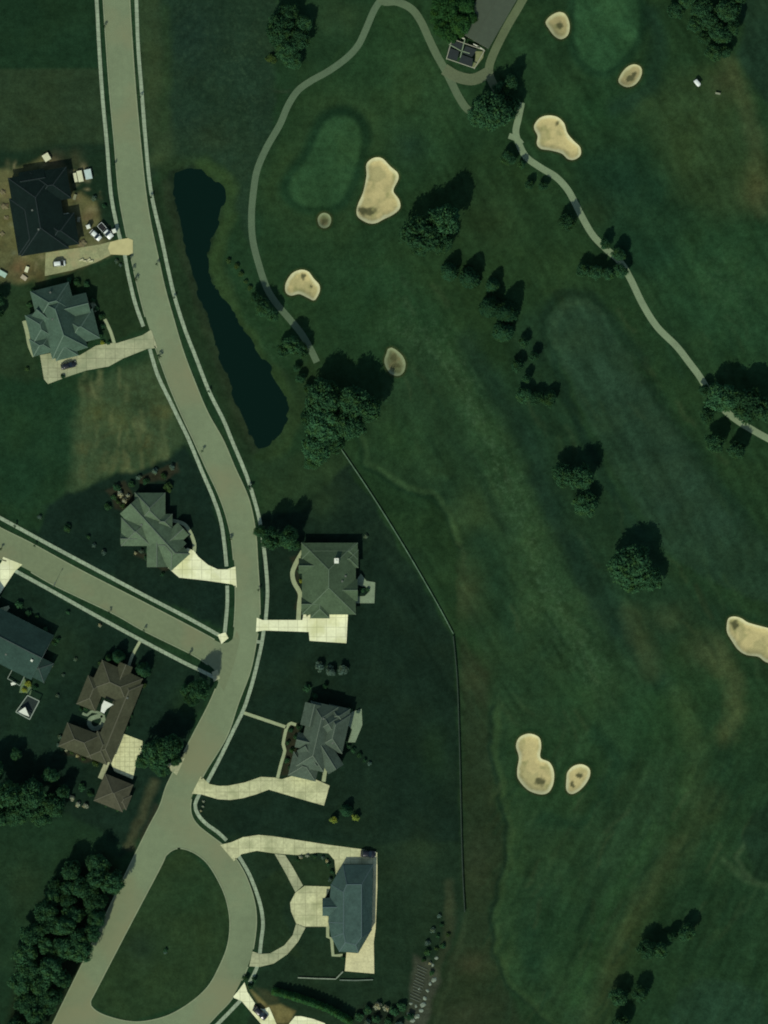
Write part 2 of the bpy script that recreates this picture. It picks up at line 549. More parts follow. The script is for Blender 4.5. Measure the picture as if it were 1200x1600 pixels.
def build_ground():
    ax, ay = axis(-40, 1240, 2, 0), axis(-40, 1640, 2, 0)
    X, Y = np.meshgrid(ax, ay)
    wob = 7
    WX = X + (fbm(X, Y, 26, 31) - .5) * wob * 2
    WY = Y + (fbm(X, Y, 26, 37) - .5) * wob * 2
    C = np.empty(X.shape + (3,))
    base = np.array([lin((31, 56, 35))])[0]
    C[:] = base
    W = np.zeros(X.shape)

    def win(pts, pad):
        xs, ys = [p[0] for p in pts], [p[1] for p in pts]
        i0, i1 = np.searchsorted(ay, [min(ys) - pad, max(ys) + pad])
        j0, j1 = np.searchsorted(ax, [min(xs) - pad, max(xs) + pad])
        return slice(i0, i1), slice(j0, j1)

    def mix(sl, m, c, weed):
        if c is not None:
            m3 = m[..., None]
            C[sl] = C[sl] * (1 - m3) + np.array(lin(c)) * m3
        if weed is not None:
            W[sl] = W[sl] * (1 - m) + weed * m

    def area(pts, c, soft=6, a=1., weed=None, hard=False):
        sl = win(pts, soft * 2 + 12)
        xx, yy = (X, Y) if hard else (WX, WY)
        d = dist_poly(xx[sl], yy[sl], pts)
        mix(sl, sstep(-soft, soft, d) * a, c, weed)

    def stroke(pts, c, wd, soft=8, a=1., weed=None, hard=False):
        sl = win(pts, wd + soft + 12)
        xx, yy = (X, Y) if hard else (WX, WY)
        d = dist_poly(xx[sl], yy[sl], pts, False)
        mix(sl, (1 - sstep(max(wd / 2 - soft, 0), wd / 2 + soft, d)) * a, c, weed)

    def blob(x, y, r, c, a=.8, ry=None, weed=None):
        sl = win([(x, y)], max(r, ry or r) * 1.8)
        d = ((WX[sl] - x) / r) ** 2 + ((WY[sl] - y) / (ry or r)) ** 2
        mix(sl, np.exp(-d * 1.6) * a, c, weed)

    # --- golf course: broad fields
    area([(455, -60), (1260, -60), (1260, 1660), (700, 1660), (726, 1420), (716, 1000), (535, 700), (455, 560), (400, 400), (440, 180), (600, 0)], (33, 58, 35), 4)
    area([(600, 5), (690, 120), (730, 190), (640, 300), (590, 230), (520, 150), (470, 150), (540, 110)], (35, 62, 37), 10, .9)
    blob(650, 130, 60, (43, 70, 42), .8, 80)
    blob(700, 160, 40, (40, 66, 40), .7)
    blob(520, 25, 55, (42, 66, 42), .8, 40)
    blob(640, 230, 40, (30, 54, 38), .8)
    area([(610, 400), (700, 250), (800, 230), (890, 330), (950, 420), (870, 470), (850, 600), (700, 520)], (34, 58, 34), 22, .9)
    blob(760, 340, 60, (36, 56, 33), .8)
    blob(560, 470, 70, (33, 62, 38), .6)
    blob(500, 420, 60, (35, 60, 36), .6)
    area([(1000, 380), (1200, 330), (1240, 600), (1120, 560), (1040, 470)], (34, 64, 40), 25, .8)
    blob(1140, 450, 55, (43, 76, 47), .8, 60, .5)
    area([(900, 240), (1000, 230), (1080, 320), (1060, 420), (980, 430), (920, 330)], (27, 54, 36), 25, .8)
    blob(970, 300, 60, (27, 54, 38), .6)
    blob(930, 330, 35, (38, 60, 37), .7)
    blob(930, 170, 45, (31, 62, 38), .8)
    area([(1000, 160), (1060, 110), (1140, 110), (1180, 250), (1190, 330), (1120, 340), (1060, 300)], (42, 63, 37), 28, .9, .15)
    area([(1130, -40), (1240, -40), (1240, 200), (1180, 140), (1150, 90), (1165, 40)], (28, 50, 36), 8, .9)
    stroke([(1135, 95), (1160, 150), (1178, 210), (1185, 270), (1195, 330)], (58, 72, 45), 26, 12, .6)
    blob(1178, 300, 24, (76, 84, 52), .65, 34)
    blob(1130, 130, 30, (56, 66, 42), .6)
    blob(1010, 170, 30, (42, 66, 40), .6)
    # fairways
    area(FAIR1, (35, 59, 37), 3, 1, .05)
    stroke([(552, 670), (570, 725), (620, 760), (670, 778), (695, 800), (712, 850), (714, 900)], (24, 47, 30), 8, 3, .8)
    stroke([(558, 668), (576, 720), (625, 754), (676, 772), (702, 797), (718, 850)], (50, 76, 47), 8, 4, .8)
    stroke([(772, 1150), (776, 1230), (792, 1290), (790, 1350), (771, 1420), (776, 1490), (800, 1545), (850, 1590)], (27, 48, 31), 7, 4, .6)
    blob(620, 690, 60, (38, 66, 39), .8, 45)
    area([(800, 500), (860, 470), (900, 640), (980, 780), (1060, 900), (1220, 1000), (1220, 1060), (1100, 980), (1000, 1040), (930, 940), (850, 760), (800, 640)], (30, 54, 36), 18, .85)
    area(FAIR2, (35, 59, 41), 5, .95)
    stroke([(866, 560), (862, 500), (890, 468), (932, 490), (985, 560)], (44, 70, 50), 14, 6, .6)
    stroke([(862, 540), (880, 610), (920, 700), (960, 770)], (24, 47, 33), 14, 5, .7)
    stroke([(950, 500), (1010, 585), (1085, 700), (1160, 800)], (27, 50, 33), 16, 6, .6)
    blob(905, 490, 34, (38, 64, 46), .7, 40)
    blob(1040, 760, 60, (36, 60, 46), .5, 90)
    blob(1120, 840, 60, (36, 62, 46), .6)
    stroke([(620, 505), (690, 540), (735, 600), (765, 690), (790, 760)], (41, 70, 42), 50, 26, .6, .8)
    stroke([(790, 740), (815, 800), (838, 870), (870, 950), (905, 1010), (935, 1060)], (40, 66, 40), 50, 26, .65, .85)
    blob(835, 950, 30, (45, 72, 44), .5, 60, .9)
    stroke([(590, 420), (640, 470), (690, 530)], (36, 66, 40), 50, 25, .6, .4)
    stroke([(730, 540), (830, 700), (870, 800), (910, 880), (970, 980), (1030, 1060)], (27, 50, 37), 34, 18, .7, 0.)
    stroke([(700, 760), (770, 880), (800, 1000)], (30, 56, 38), 30, 16, .6, 0.)
    blob(740, 800, 50, (48, 70, 42), .6, 40)
    blob(725, 930, 30, (56, 70, 44), .7, 50)
    blob(690, 890, 34, (44, 62, 38), .6)
    # right, lower
    stroke([(985, 960), (1000, 1000), (1015, 1045)], (54, 70, 44), 34, 14, .6)
    blob(1045, 965, 40, (48, 64, 40), .7, 26)
    blob(1110, 1015, 46, (62, 76, 48), .7, 34)
    stroke([(1120, 1030), (1145, 1060), (1150, 1110), (1135, 1150)], (66, 80, 49), 30, 14, .65, .2)
    stroke([(1060, 1090), (1090, 1170), (1085, 1240)], (52, 76, 46), 34, 16, .6, .2)
    blob(1010, 1130, 70, (35, 66, 39), .7, 80)
    blob(900, 1090, 50, (36, 66, 40), .6, .0)
    area([(800, 1140), (940, 1130), (960, 1200), (920, 1280), (830, 1280), (790, 1210)], (36, 62, 36), 18, .6)
    stroke([(930, 1140), (962, 1190), (945, 1250), (900, 1290), (850, 1280)], (26, 52, 34), 22, 10, .7)
    area([(1110, 1180), (1220, 1150), (1220, 1640), (1000, 1640), (1000, 1500), (1090, 1300)], (31, 56, 35), 22, .8)
    stroke([(1110, 1250), (1060, 1330), (1005, 1410), (965, 1490), (940, 1560), (920, 1650)], (44, 62, 37), 46, 18, .7)
    stroke([(1065, 1310), (1010, 1400), (968, 1480), (945, 1560)], (54, 70, 43), 18, 10, .5)
    stroke([(1020, 1300), (950, 1420), (900, 1560)], (40, 70, 40), 30, 16, .6, .3)
    blob(1110, 1580, 60, (36, 64, 44), .9, 45)
    stroke([(1130, 1345), (1150, 1365), (1180, 1378), (1210, 1390)], (50, 74, 48), 9, 5, .7)
    blob(1175, 1325, 28, (27, 50, 33), .8)
    blob(880, 1450, 60, (36, 66, 40), .6, 110, .25)
    blob(830, 1490, 30, (27, 54, 36), .7, 70)
    # rough strip beyond the garden fence
    area([(718, 1000), (760, 1050), (770, 1150), (775, 1240), (790, 1300), (786, 1350), (768, 1420), (775, 1500), (800, 1560), (840, 1640), (650, 1640), (690, 1520), (728, 1420), (722, 1300)], (36, 51, 33), 9, .9, .15)
    blob(745, 1350, 34, (46, 58, 39), .6, 60)
    blob(738, 1505, 32, (54, 60, 41), .65, 24)
    blob(735, 1590, 60, (46, 56, 38), .7, 34)
    blob(780, 1600, 40, (34, 50, 32), .7)
    blob(745, 1060, 26, (50, 62, 40), .7, 40)
    e_ = [(772, 1100), (766, 1150), (770, 1190), (780, 1240), (791, 1290), (788, 1340), (776, 1390), (768, 1440), (772, 1490), (790, 1535), (820, 1565), (860, 1600)]
    stroke(e_, (25, 44, 30), 7, 3, .75)
    stroke([(x + 9, y) for x, y in e_], (48, 72, 43), 10, 4, .75, .1)
    stroke([(x + 24, y + 2) for x, y in e_[3:]], (42, 68, 40), 24, 10, .5, .2)
    stroke([(722, 1430), (716, 1480), (700, 1540), (680, 1600)], (50, 66, 44), 6, 4, .5)
    stroke([(640, 1310), (690, 1316), (722, 1312)], (26, 46, 31), 5, 3, .6)
    r_ = random.Random(77)
    for i in range(420):                    # strokes left by mowers and wear, along each fairway
        if i % 2:
            x, y, ang = r_.uniform(600, 1180), r_.uniform(420, 1130), r_.gauss(1.05, .16)
        else:
            x, y, ang = r_.uniform(780, 1190), r_.uniform(1130, 1600), r_.gauss(2.05, .14)
        ln = r_.uniform(15, 60)
        dx, dy = math.cos(ang) * ln, math.sin(ang) * ln
        lo = r_.random() < .5
        c_ = (26, 50, 33) if lo else r_.choice([(46, 71, 45), (42, 66, 43), (52, 70, 45)])
        stroke([(x, y), (x + dx * .5 + r_.uniform(-3, 3), y + dy * .5), (x + dx, y + dy)], c_, r_.uniform(2, 9), 3.5, r_.uniform(.12, .4))
    for i in range(150):                    # tall weeds and bare flecks in the unmown field by the pond
        x, y = r_.uniform(255, 435), r_.uniform(0, 260)
        if x > 430 - max(0, (y - 150)) * .45:
            continue
        ang = r_.choice([r_.gauss(1.75, .2), r_.gauss(.3, .2)])
        ln = r_.uniform(6, 22)
        stroke([(x, y), (x + math.cos(ang) * ln, y + math.sin(ang) * ln)], r_.choice([(54, 72, 58), (48, 66, 48), (24, 42, 32), (60, 68, 50)]), r_.uniform(2, 4), 2.5, r_.uniform(.25, .6))
    for i in range(46):                     # dashes of rough along the cart path
        x, y = r_.uniform(385, 425), r_.uniform(150, 300)
        if x + (y - 150) * .28 > 425:
            continue
        stroke([(x, y), (x - r_.uniform(1, 4), y + r_.uniform(6, 16))], r_.choice([(56, 76, 56), (26, 44, 32), (46, 66, 46)]), 3, 2.5, .5)
    # crisp mown ends and edges on top of the wear
    stroke([(845, 560), (848, 500), (870, 462), (920, 462), (965, 510), (1010, 570)], (23, 43, 30), 16, 6, .65)
    area([(866, 500), (882, 472), (915, 470), (945, 500), (985, 560), (1010, 620), (960, 640), (905, 610), (875, 560)], (38, 63, 45), 5, .7, 0.)
    stroke([(868, 545), (866, 505), (884, 476), (916, 474), (940, 494)], (46, 72, 50), 7, 3, .55)
    stroke([(880, 600), (910, 680), (950, 760), (1000, 830)], (24, 45, 32), 12, 5, .5)
    stroke([(1010, 600), (1080, 705), (1140, 780), (1200, 850)], (25, 46, 32), 14, 6, .55)
    area([(930, 560), (1010, 610), (1080, 720), (1150, 830), (1100, 850), (1020, 780), (960, 680)], (37, 60, 44), 8, .5, 0.)
    stroke([(640, 520), (700, 570), (735, 630), (770, 700)], (46, 72, 45), 16, 10, .45, 1.)
    stroke([(800, 760), (825, 840), (850, 910), (890, 980), (930, 1040)], (47, 74, 46), 20, 12, .45, 1.)
    stroke([(700, 690), (740, 720), (790, 830)], (26, 47, 32), 14, 8, .4)
    stroke([(835, 740), (870, 820), (920, 930), (960, 990)], (24, 44, 33), 20, 10, .55, 0.)
    # greens
    stroke(G1 + [G1[0]], (42, 66, 39), 90, 30, .7)
    stroke(G1 + [G1[0]], (26, 53, 34), 30, 8, .85, hard=True)
    area(G1, (42, 73, 45), 5, 1, 0., hard=True)
    stroke(G2 + [G2[0]], (27, 54, 35), 26, 8, .8, hard=True)
    area(G2, (41, 74, 46), 5, 1, 0., hard=True)
    stroke([(1020, 20), (1030, 80), (1015, 140), (960, 170)], (26, 50, 36), 26, 12, .7)
    for b in BUNK:
        stroke(b[0] + [b[0][0]], (27, 52, 30), 16, 6, .55, hard=True)
        stroke(b[0] + [b[0][0]], (56, 62, 34), 5, 2.5, .6, hard=True)
    # --- west: field between road and cart path
    area([(205, -60), (440, -60), (430, 60), (430, 190), (392, 300), (390, 380), (340, 270), (260, 260), (235, 280)], (31, 52, 37), 6, .9, .25)
    stroke([(226, -50), (240, 120), (250, 240)], (49, 68, 43), 40, 12, .85, .1)
    blob(300, 60, 60, (29, 50, 40), .7, 80)
    blob(300, 190, 40, (30, 50, 38), .6)
    blob(380, 110, 34, (36, 60, 44), .6, 70, .7)
    blob(330, 220, 44, (40, 58, 38), .6, 24, .5)
    stroke([(258, 10), (262, 100), (255, 200)], (38, 60, 36), 12, 8, .6)
    stroke(POND + [POND[0]], (35, 56, 35), 44, 10, .9, .1)
    stroke(POND + [POND[0]], (22, 36, 28), 9, 5, .7)
    stroke([(318, 258), (345, 275), (362, 300), (352, 350), (335, 410), (345, 450), (380, 510), (410, 560), (440, 610), (460, 640), (445, 690), (410, 710)], (43, 66, 37), 24, 8, .85, .15)
    stroke([(262, 290), (280, 370), (300, 440), (330, 530), (360, 620), (395, 700)], (42, 57, 38), 16, 7, .75)
    stroke([(240, 290), (265, 400), (300, 510), (350, 630), (395, 730)], (31, 49, 31), 18, 6, .8)
    area([(355, 400), (395, 430), (470, 540), (480, 600), (420, 560), (380, 500)], (33, 60, 36), 8, .8, .3)
    stroke([(420, 700), (460, 650), (490, 570)], (37, 58, 35), 30, 12, .7)
    area([(395, 720), (500, 700), (535, 700), (560, 740), (470, 830), (410, 800)], (35, 56, 35), 10, .9)
    # --- west of the main road
    area([(-60, -60), (154, -60), (160, 107), (-60, 108)], (27, 51, 33), 3, 1, 0., hard=True)
    area([(-60, 108), (160, 107), (172, 240), (-60, 240)], (40, 59, 39), 3, 1, 0., hard=True)
    area([(-60, 236), (172, 225), (180, 300), (190, 365), (120, 380), (-60, 290)], (25, 45, 32), 8, .9)
    # building site soil
    area([(-60, 268), (30, 262), (70, 246), (105, 258), (112, 290), (118, 320), (126, 300), (150, 318), (158, 345), (145, 365), (172, 372), (172, 398), (120, 415), (70, 432), (40, 442), (-60, 430)], (84, 90, 59), 6, 1, 0.)
    for x, y, r, c in ((5, 300, 18, (104, 104, 68)), (8, 345, 16, (84, 86, 52)), (5, 385, 18, (86, 88, 56)), (30, 420, 18, (96, 82, 58)), (140, 335, 14, (100, 92, 62)), (85, 255, 16, (80, 78, 58)), (120, 310, 8, (118, 116, 82)), (60, 432, 16, (80, 80, 52)), (20, 262, 10, (46, 60, 40)), (110, 412, 20, (92, 88, 58))):
        blob(x, y, r, c, .8)
    r_ = random.Random(5)
    for i in range(120):
        x, y = r_.uniform(-10, 165), r_.uniform(255, 440)
        if 25 < x < 118 and 268 < y < 395:
            continue
        blob(x, y, r_.uniform(2, 8), r_.choice([(122, 122, 90), (66, 72, 50), (138, 134, 100), (56, 66, 44), (98, 90, 66), (94, 102, 78)]), r_.uniform(.3, .7), r_.uniform(2, 8))
    blob(118, 248, 16, (56, 62, 42), .7)
    stroke([(1165, 1310), (1150, 1340), (1160, 1365), (1210, 1385)], (48, 70, 47), 7, 4, .7)
    area([(1158, 1310), (1175, 1270), (1240, 1240), (1240, 1385), (1175, 1368)], (26, 47, 32), 5, .8)
    area([(1045, 1590), (1060, 1548), (1100, 1528), (1150, 1530), (1190, 1552), (1205, 1600), (1190, 1650), (1060, 1650)], (34, 60, 42), 5, .8)
    area([(90, 440), (120, 418), (190, 402), (235, 515), (170, 535), (150, 500), (140, 460)], (33, 52, 32), 5, .95, 0.)
    area([(-60, 440), (40, 445), (50, 460), (45, 540), (70, 590), (20, 600), (-60, 560)], (37, 58, 37), 8, .9)
    area([(-60, 590), (60, 595), (110, 620), (130, 690), (100, 760), (30, 810), (-60, 790)], (28, 54, 35), 12, .9)
    blob(30, 650, 40, (33, 60, 36), .6)
    area([(165, 590), (240, 560), (282, 660), (292, 690), (260, 720), (180, 745), (110, 770), (115, 660), (130, 615)], (56, 75, 49), 14, .9, .45)
    for x, y, r, c in ((150, 640, 18, (74, 84, 48)), (185, 655, 22, (66, 78, 47)), (255, 645, 18, (78, 86, 52)), (140, 610, 18, (66, 72, 46)), (200, 610, 26, (52, 66, 40)), (230, 690, 18, (70, 76, 46)), (130, 700, 16, (74, 80, 48)), (215, 630, 18, (48, 66, 40))):
        blob(x, y, r, c, .7)
    r_ = random.Random(8)
    for i in range(110):
        x, y = r_.uniform(120, 285), r_.uniform(575, 735)
        if x > 215 + (y - 575) * .5:
            continue
        a = r_.choice([(60, 78, 50), (78, 92, 60), (90, 100, 66), (48, 68, 44), (70, 84, 54)])
        dx = r_.uniform(-4, 4)
        stroke([(x, y), (x + dx * .4, y + r_.uniform(10, 30))], a, r_.uniform(3, 9), 4, r_.uniform(.25, .6))
    stroke([(150, 690), (200, 662), (250, 640)], (58, 70, 44), 5, 3, .5)
    area([(70, 790), (110, 770), (180, 745), (260, 718), (290, 694), (320, 745), (345, 820), (354, 880), (352, 985), (200, 915), (90, 860), (40, 825)], (22, 40, 31), 6, 1, 0.)
    area([(-60, 760), (40, 800), (75, 790), (60, 830), (-60, 790)], (31, 56, 35), 5, .9)
    # south-west lots
    area([(-60, 870), (30, 895), (150, 965), (285, 1036), (330, 1062), (285, 1180), (230, 1290), (190, 1340), (100, 1300), (-60, 1230)], (24, 43, 32), 5, 1, 0.)
    blob(110, 1010, 30, (33, 54, 37), .6, 50)
    stroke([(20, 1150), (90, 1030)], (31, 53, 36), 30, 12, .5)
    blob(290, 1100, 30, (34, 56, 34), .7)
    stroke([(200, 1320), (225, 1265), (240, 1225)], (64, 70, 48), 14, 6, .7)
    stroke([(222, 1310), (245, 1260)], (48, 50, 38), 10, 4, .6)
    area([(-60, 1270), (60, 1285), (110, 1275), (160, 1300), (190, 1330), (120, 1370), (60, 1440), (10, 1600), (-60, 1640)], (30, 54, 36), 8, 1, 0.)
    blob(40, 1390, 40, (36, 54, 34), .7, 60)
    area([(160, 1330), (205, 1370), (85, 1600), (0, 1640), (30, 1480), (70, 1400)], (27, 40, 26), 8, .9)
    # loop island
    area([(285, 1322), (345, 1380), (360, 1440), (345, 1510), (300, 1567), (200, 1597), (140, 1570), (255, 1345)], (38, 59, 36), 3, 1, 0., hard=True)
    blob(215, 1480, 34, (34, 54, 40), .6)
    blob(300, 1400, 40, (31, 56, 35), .6)
    # east lots
    area([(405, 800), (470, 800), (545, 720), (620, 850), (706, 992), (714, 1100), (720, 1315), (560, 1325), (350, 1310), (300, 1260), (380, 1110), (410, 985)], (24, 42, 31), 4, 1, 0.)
    area([(545, 735), (620, 780), (690, 800), (712, 860), (714, 985), (640, 860)], (31, 54, 32), 4, .9)
    blob(640, 870, 30, (30, 50, 34), .5)
    blob(500, 780, 40, (35, 55, 35), .8)
    blob(470, 1060, 26, (32, 50, 32), .5)
    blob(680, 1180, 30, (31, 54, 33), .5, 60)
    area([(350, 1305), (560, 1320), (720, 1312), (726, 1420), (700, 1490), (640, 1640), (380, 1640), (410, 1500), (400, 1400)], (29, 48, 33), 5, 1, 0.)
    blob(640, 1350, 50, (34, 52, 36), .7, 60)
    blob(660, 1330, 30, (38, 56, 36), .7, 20)
    stroke([(700, 1380), (704, 1440), (690, 1490), (664, 1560)], (54, 64, 44), 16, 6, .6)
    area([(390, 1390), (480, 1330), (520, 1360), (510, 1400), (455, 1400), (440, 1430), (470, 1500), (400, 1480)], (33, 52, 33), 4, .8)
    area(Z([(200, 260), (340, 390), (420, 380), (520, 430), (480, 510), (390, 515), (300, 420)], 340, 1480, 4.286), (104, 102, 64), 3, .95, 0., hard=True)
    area(Z([(250, 260), (390, 320), (420, 370), (340, 390)], 340, 1480, 4.286), (54, 62, 42), 4, .8)
    area([(650, 1495), (668, 1500), (690, 1530), (665, 1600), (640, 1640), (620, 1640), (640, 1560)], (62, 70, 56), 5, .9, 0.)
    area([(560, 1575), (590, 1565), (620, 1580), (630, 1640), (550, 1640)], (30, 42, 32), 6, .9)
    # planting beds round the houses
    bed = (44, 46, 34)
    for b in ([(165, 770), (195, 755), (212, 780), (200, 800), (180, 795)], [(215, 745), (275, 725), (280, 742), (220, 762)], [(455, 870), (470, 870), (472, 950), (462, 950), (466, 900)], [(445, 1140), (470, 1130), (468, 1210), (440, 1210)], [(100, 1170), (150, 1185), (148, 1192), (98, 1178)], [(215, 860), (265, 890), (255, 895), (210, 866)]):
        area(b, bed, 3, .8)
    # grain that runs down the fairways
    for (ux, uy), m, sd in (((.5, .866), sstep(560, 680, X) * (1 - sstep(1080, 1220, Y)), 140), ((-.42, .907), sstep(760, 860, X) * sstep(1080, 1220, Y), 150)):
        U, Vv = X * ux + Y * uy, -X * uy + Y * ux
        g = .6 * vnoise(U / 6, Vv, 7, sd) + .4 * vnoise(U / 5, Vv, 16, sd + 1)
        C[:] = C * (1 + ((g - .5) * .55 * m)[..., None])
    C[:] = np.clip(C * np.array((.93, .90, .85)) / np.array(LIGHT), 0, .9)

    n_, m_ = X.shape
    V = np.empty((n_ * m_, 3), np.float32)
    V[:, 0] = ((X - 600) * MPP).ravel()
    V[:, 1] = ((800 - Y) * MPP).ravel()
    V[:, 2] = height(X, Y).ravel()
    idx = np.arange(n_ * m_).reshape(n_, m_)
    F = np.stack([idx[1:, :-1], idx[1:, 1:], idx[:-1, 1:], idx[:-1, :-1]], -1).reshape(-1, 4)
    me = bpy.data.meshes.new('ground')
    me.vertices.add(len(V))
    me.vertices.foreach_set('co', V.ravel())
    me.loops.add(F.size)
    me.loops.foreach_set('vertex_index', F.ravel().astype(np.int32))
    me.polygons.add(len(F))
    me.polygons.foreach_set('loop_start', np.arange(0, F.size, 4, dtype=np.int32))
    me.polygons.foreach_set('loop_total', np.full(len(F), 4, np.int32))
    me.polygons.foreach_set('use_smooth', np.ones(len(F), bool))
    me.update(calc_edges=True)
    a = me.attributes.new('Col', 'FLOAT_COLOR', 'POINT')
    a.data.foreach_set('color', np.concatenate([C.reshape(-1, 3), np.ones((n_ * m_, 1))], 1).astype(np.float32).ravel())
    a = me.attributes.new('Weed', 'FLOAT', 'POINT')
    a.data.foreach_set('value', W.astype(np.float32).ravel())
    me.materials.append(attr_mat('grass', .95, [(.035, .14, 3), (.13, .24, 5), (.5, .27, 5), (1.8, .2, 2)], True, .3))
    o = link(bpy.data.objects.new('ground', me))
    tag(o, kind='structure')


build_ground()

# water
me_v = [P(x, y) + (-.6,) for x, y in ((235, 235), (500, 235), (500, 735), (235, 735))]
M_WATER = mat('pond_water', (6, 26, 18), .1, spec=.08)
tag(mesh_obj('pond_water', me_v, [(3, 2, 1, 0)], M_WATER), kind='structure')


# ------------------------------------------------------------------ paved sheets
def slab(name, pts, z, material, holes=(), smooth=0, kind='structure', parent=None, closed_smooth=True, skirt=True):
    """solid slab with its top at z"""
    if smooth:
        pts = smooth_line(pts, smooth, True)
    rings = [pts] + list(holes)
    flat = [p for r in rings for p in r]
    tris = tessellate_polygon([[Vector((*P(*p), 0)) for p in r] for r in rings])
    V = [P(*p) + (z,) for p in flat]
    F = []
    for t in tris:
        a, b, c = [Vector(V[i]) for i in t]
        F.append(tuple(t) if (b - a).cross(c - a).z > 0 else (t[0], t[2], t[1]))
    if skirt:
        k = len(flat)
        V += [P(*p) + (-.05,) for p in flat]
        st = 0
        for r in rings:
            n = len(r)
            for i in range(n):
                i, j = st + i, st + (i + 1) % n
                F.append((i, j, k + j, k + i))
            st += n
    o = mesh_obj(name, V, F, material, parent)
    if kind:
        tag(o, kind=kind)
    return o


def ribbon(name, left, right, z, material, n=3, drape=False, z_skirt=None):
    V, F = [], []
    for (a, b) in zip(left, right):
        for i in range(n):
            t = i / (n - 1)
            V.append((a[0] * (1 - t) + b[0] * t, a[1] * (1 - t) + b[1] * t))
    if drape:
        A = np.array(V)
        H = height(A[:, 0], A[:, 1])
    else:
        H = [0] * len(V)
    V = [P(*p) + (float(h) + z,) for p, h in zip(V, H)]
    for i in range(len(left) - 1):
        for j in range(n - 1):
            k = i * n + j
            F.append((k, k + n, k + n + 1, k + 1))
    a, b, c = [Vector(V[i]) for i in F[0][:3]]
    if (b - a).cross(c - a).z < 0:
        F = [q[::-1] for q in F]
    if z_skirt is not None:                 # side faces so that the strip is a solid step
        m = len(V)
        rows = len(left)
        V += [(V[i * n][0], V[i * n][1], V[i * n][2] - z_skirt) for i in range(rows)]
        V += [(V[i * n + n - 1][0], V[i * n + n - 1][1], V[i * n + n - 1][2] - z_skirt) for i in range(rows)]
        for i in range(rows - 1):
            F.append((i * n, i * n + n, m + i + 1, m + i))
            F.append((i * n + n - 1, i * n + 2 * n - 1, m + rows + i + 1, m + rows + i))
    return mesh_obj(name, V, F, material)


def strip(name, pts, wd, z, material, step=5, drape=False, z_skirt=.15, kind='structure', raw=False):
    c = pts if raw else smooth_line(pts, step)
    o = ribbon(name, offset_line(c, -wd / 2), offset_line(c, wd / 2), z, material, 3 if drape else 2, drape, z_skirt)
    if kind:
        tag(o, kind=kind)
    return o


ROAD_L = [(160, -40), (162, 0), (167, 75), (172.5, 150), (179.5, 225), (186, 300), (194.5, 350), (205, 400), (216, 450), (229, 500), (246, 550), (264, 600), (283, 645), (304, 690), (322, 730), (345, 780), (360, 830), (366, 880), (368.5, 930), (366, 980), (359, 1020), (343, 1062), (327, 1100), (302, 1148), (288, 1175), (262, 1225), (250, 1260), (229, 1300), (180, 1400), (132, 1500), (83, 1600), (60, 1650)]
ROAD_R = [(201, -40), (202, 0), (206.5, 75), (212, 150), (219, 225), (227, 300), (235, 350), (246, 400), (257, 450), (271, 500), (286, 550), (305, 600), (324, 645), (348, 688), (366, 730), (388, 780), (398.5, 830), (402, 880), (405, 930), (405, 970), (399.5, 1005), (390, 1050), (372, 1098), (354, 1150), (324, 1200), (307, 1230), (298.5, 1248)]
LOOP_OUT = [(298.5, 1248), (297, 1262), (300, 1277), (309, 1290), (322, 1301), (347, 1320), (365, 1338), (383, 1368), (396, 1405), (400, 1440), (395, 1483), (387, 1510), (364, 1557), (340, 1584), (320, 1604), (290, 1625), (240, 1645), (200, 1655)]
ISLAND = Z([(1110, 100), (1200, 120), (1290, 185), (1360, 290), (1415, 415), (1440, 560), (1425, 710), (1370, 850), (1300, 970), (1190, 1070), (1050, 1150), (900, 1187), (780, 1183), (650, 1147), (580, 1105), (563, 1062), (600, 985), (800, 600), (1000, 220), (1040, 140)], 0, 1300, 4)
ISLAND = smooth_line(ISLAND, 4, True)
RL, RR, LO = smooth_line(ROAD_L, 5), smooth_line(ROAD_R, 5), smooth_line(LOOP_OUT, 4)
outer = RL + [(100, 1660)] + LO[::-1] + RR[::-1][1:]
slab('road', outer, .03, M_ROAD, [ISLAND], skirt=False)
SU = [(-40, 801), (0, 825), (50, 850), (125, 891), (225, 942), (300, 981), (335, 1000), (350, 1005), (362, 1000), (370, 985)]
SL = [(-40, 868), (0, 873), (37, 887), (87, 915), (175, 957), (225, 985), (300, 1022), (325, 1038), (337, 1050), (341, 1066), (350, 1080)]
street = smooth_line(SU, 5) + [(375, 1000), (365, 1040)] + smooth_line(SL, 5)[::-1]
slab('side_street', street, .045, M_STREET, skirt=False)


def kerb(name, line, side, gaps=()):
    """kerb stones just outside the carriageway edge, broken at the drive mouths"""
    runs, cur = [], []
    for p in line:
        if any(math.hypot(p[0] - g[0], p[1] - g[1]) < g[2] for g in gaps):
            if len(cur) > 3:
                runs.append(cur)
            cur = []
        else:
            cur.append(p)
    if len(cur) > 3:
        runs.append(cur)
    for r in runs:
        o = ribbon(name, offset_line(r, 0), offset_line(r, side * 1.6), .13, M_KERB, 2, False, .18)
        tag(o, kind='structure')


gapsL = [(201, 385, 13), (241, 515, 22), (367, 895, 20), (355, 1030, 48), (283, 1190, 12)]
gapsR = [(404, 976, 13), (402, 1003, 3), (306, 1232, 14), (358, 1330, 14), (393, 1496, 11), (374, 1548, 13)]
kerb('kerb', RL, 1, gapsL)
kerb('kerb', RR[:-1], -1, gapsR)
kerb('kerb', LO, -1, gapsR)
kerb('kerb', ISLAND + ISLAND[:2], 1)
kerb('kerb', smooth_line(SU[:7], 5), -1)
kerb('kerb', smooth_line(SL[:8], 5), 1, [(28, 885, 18)])

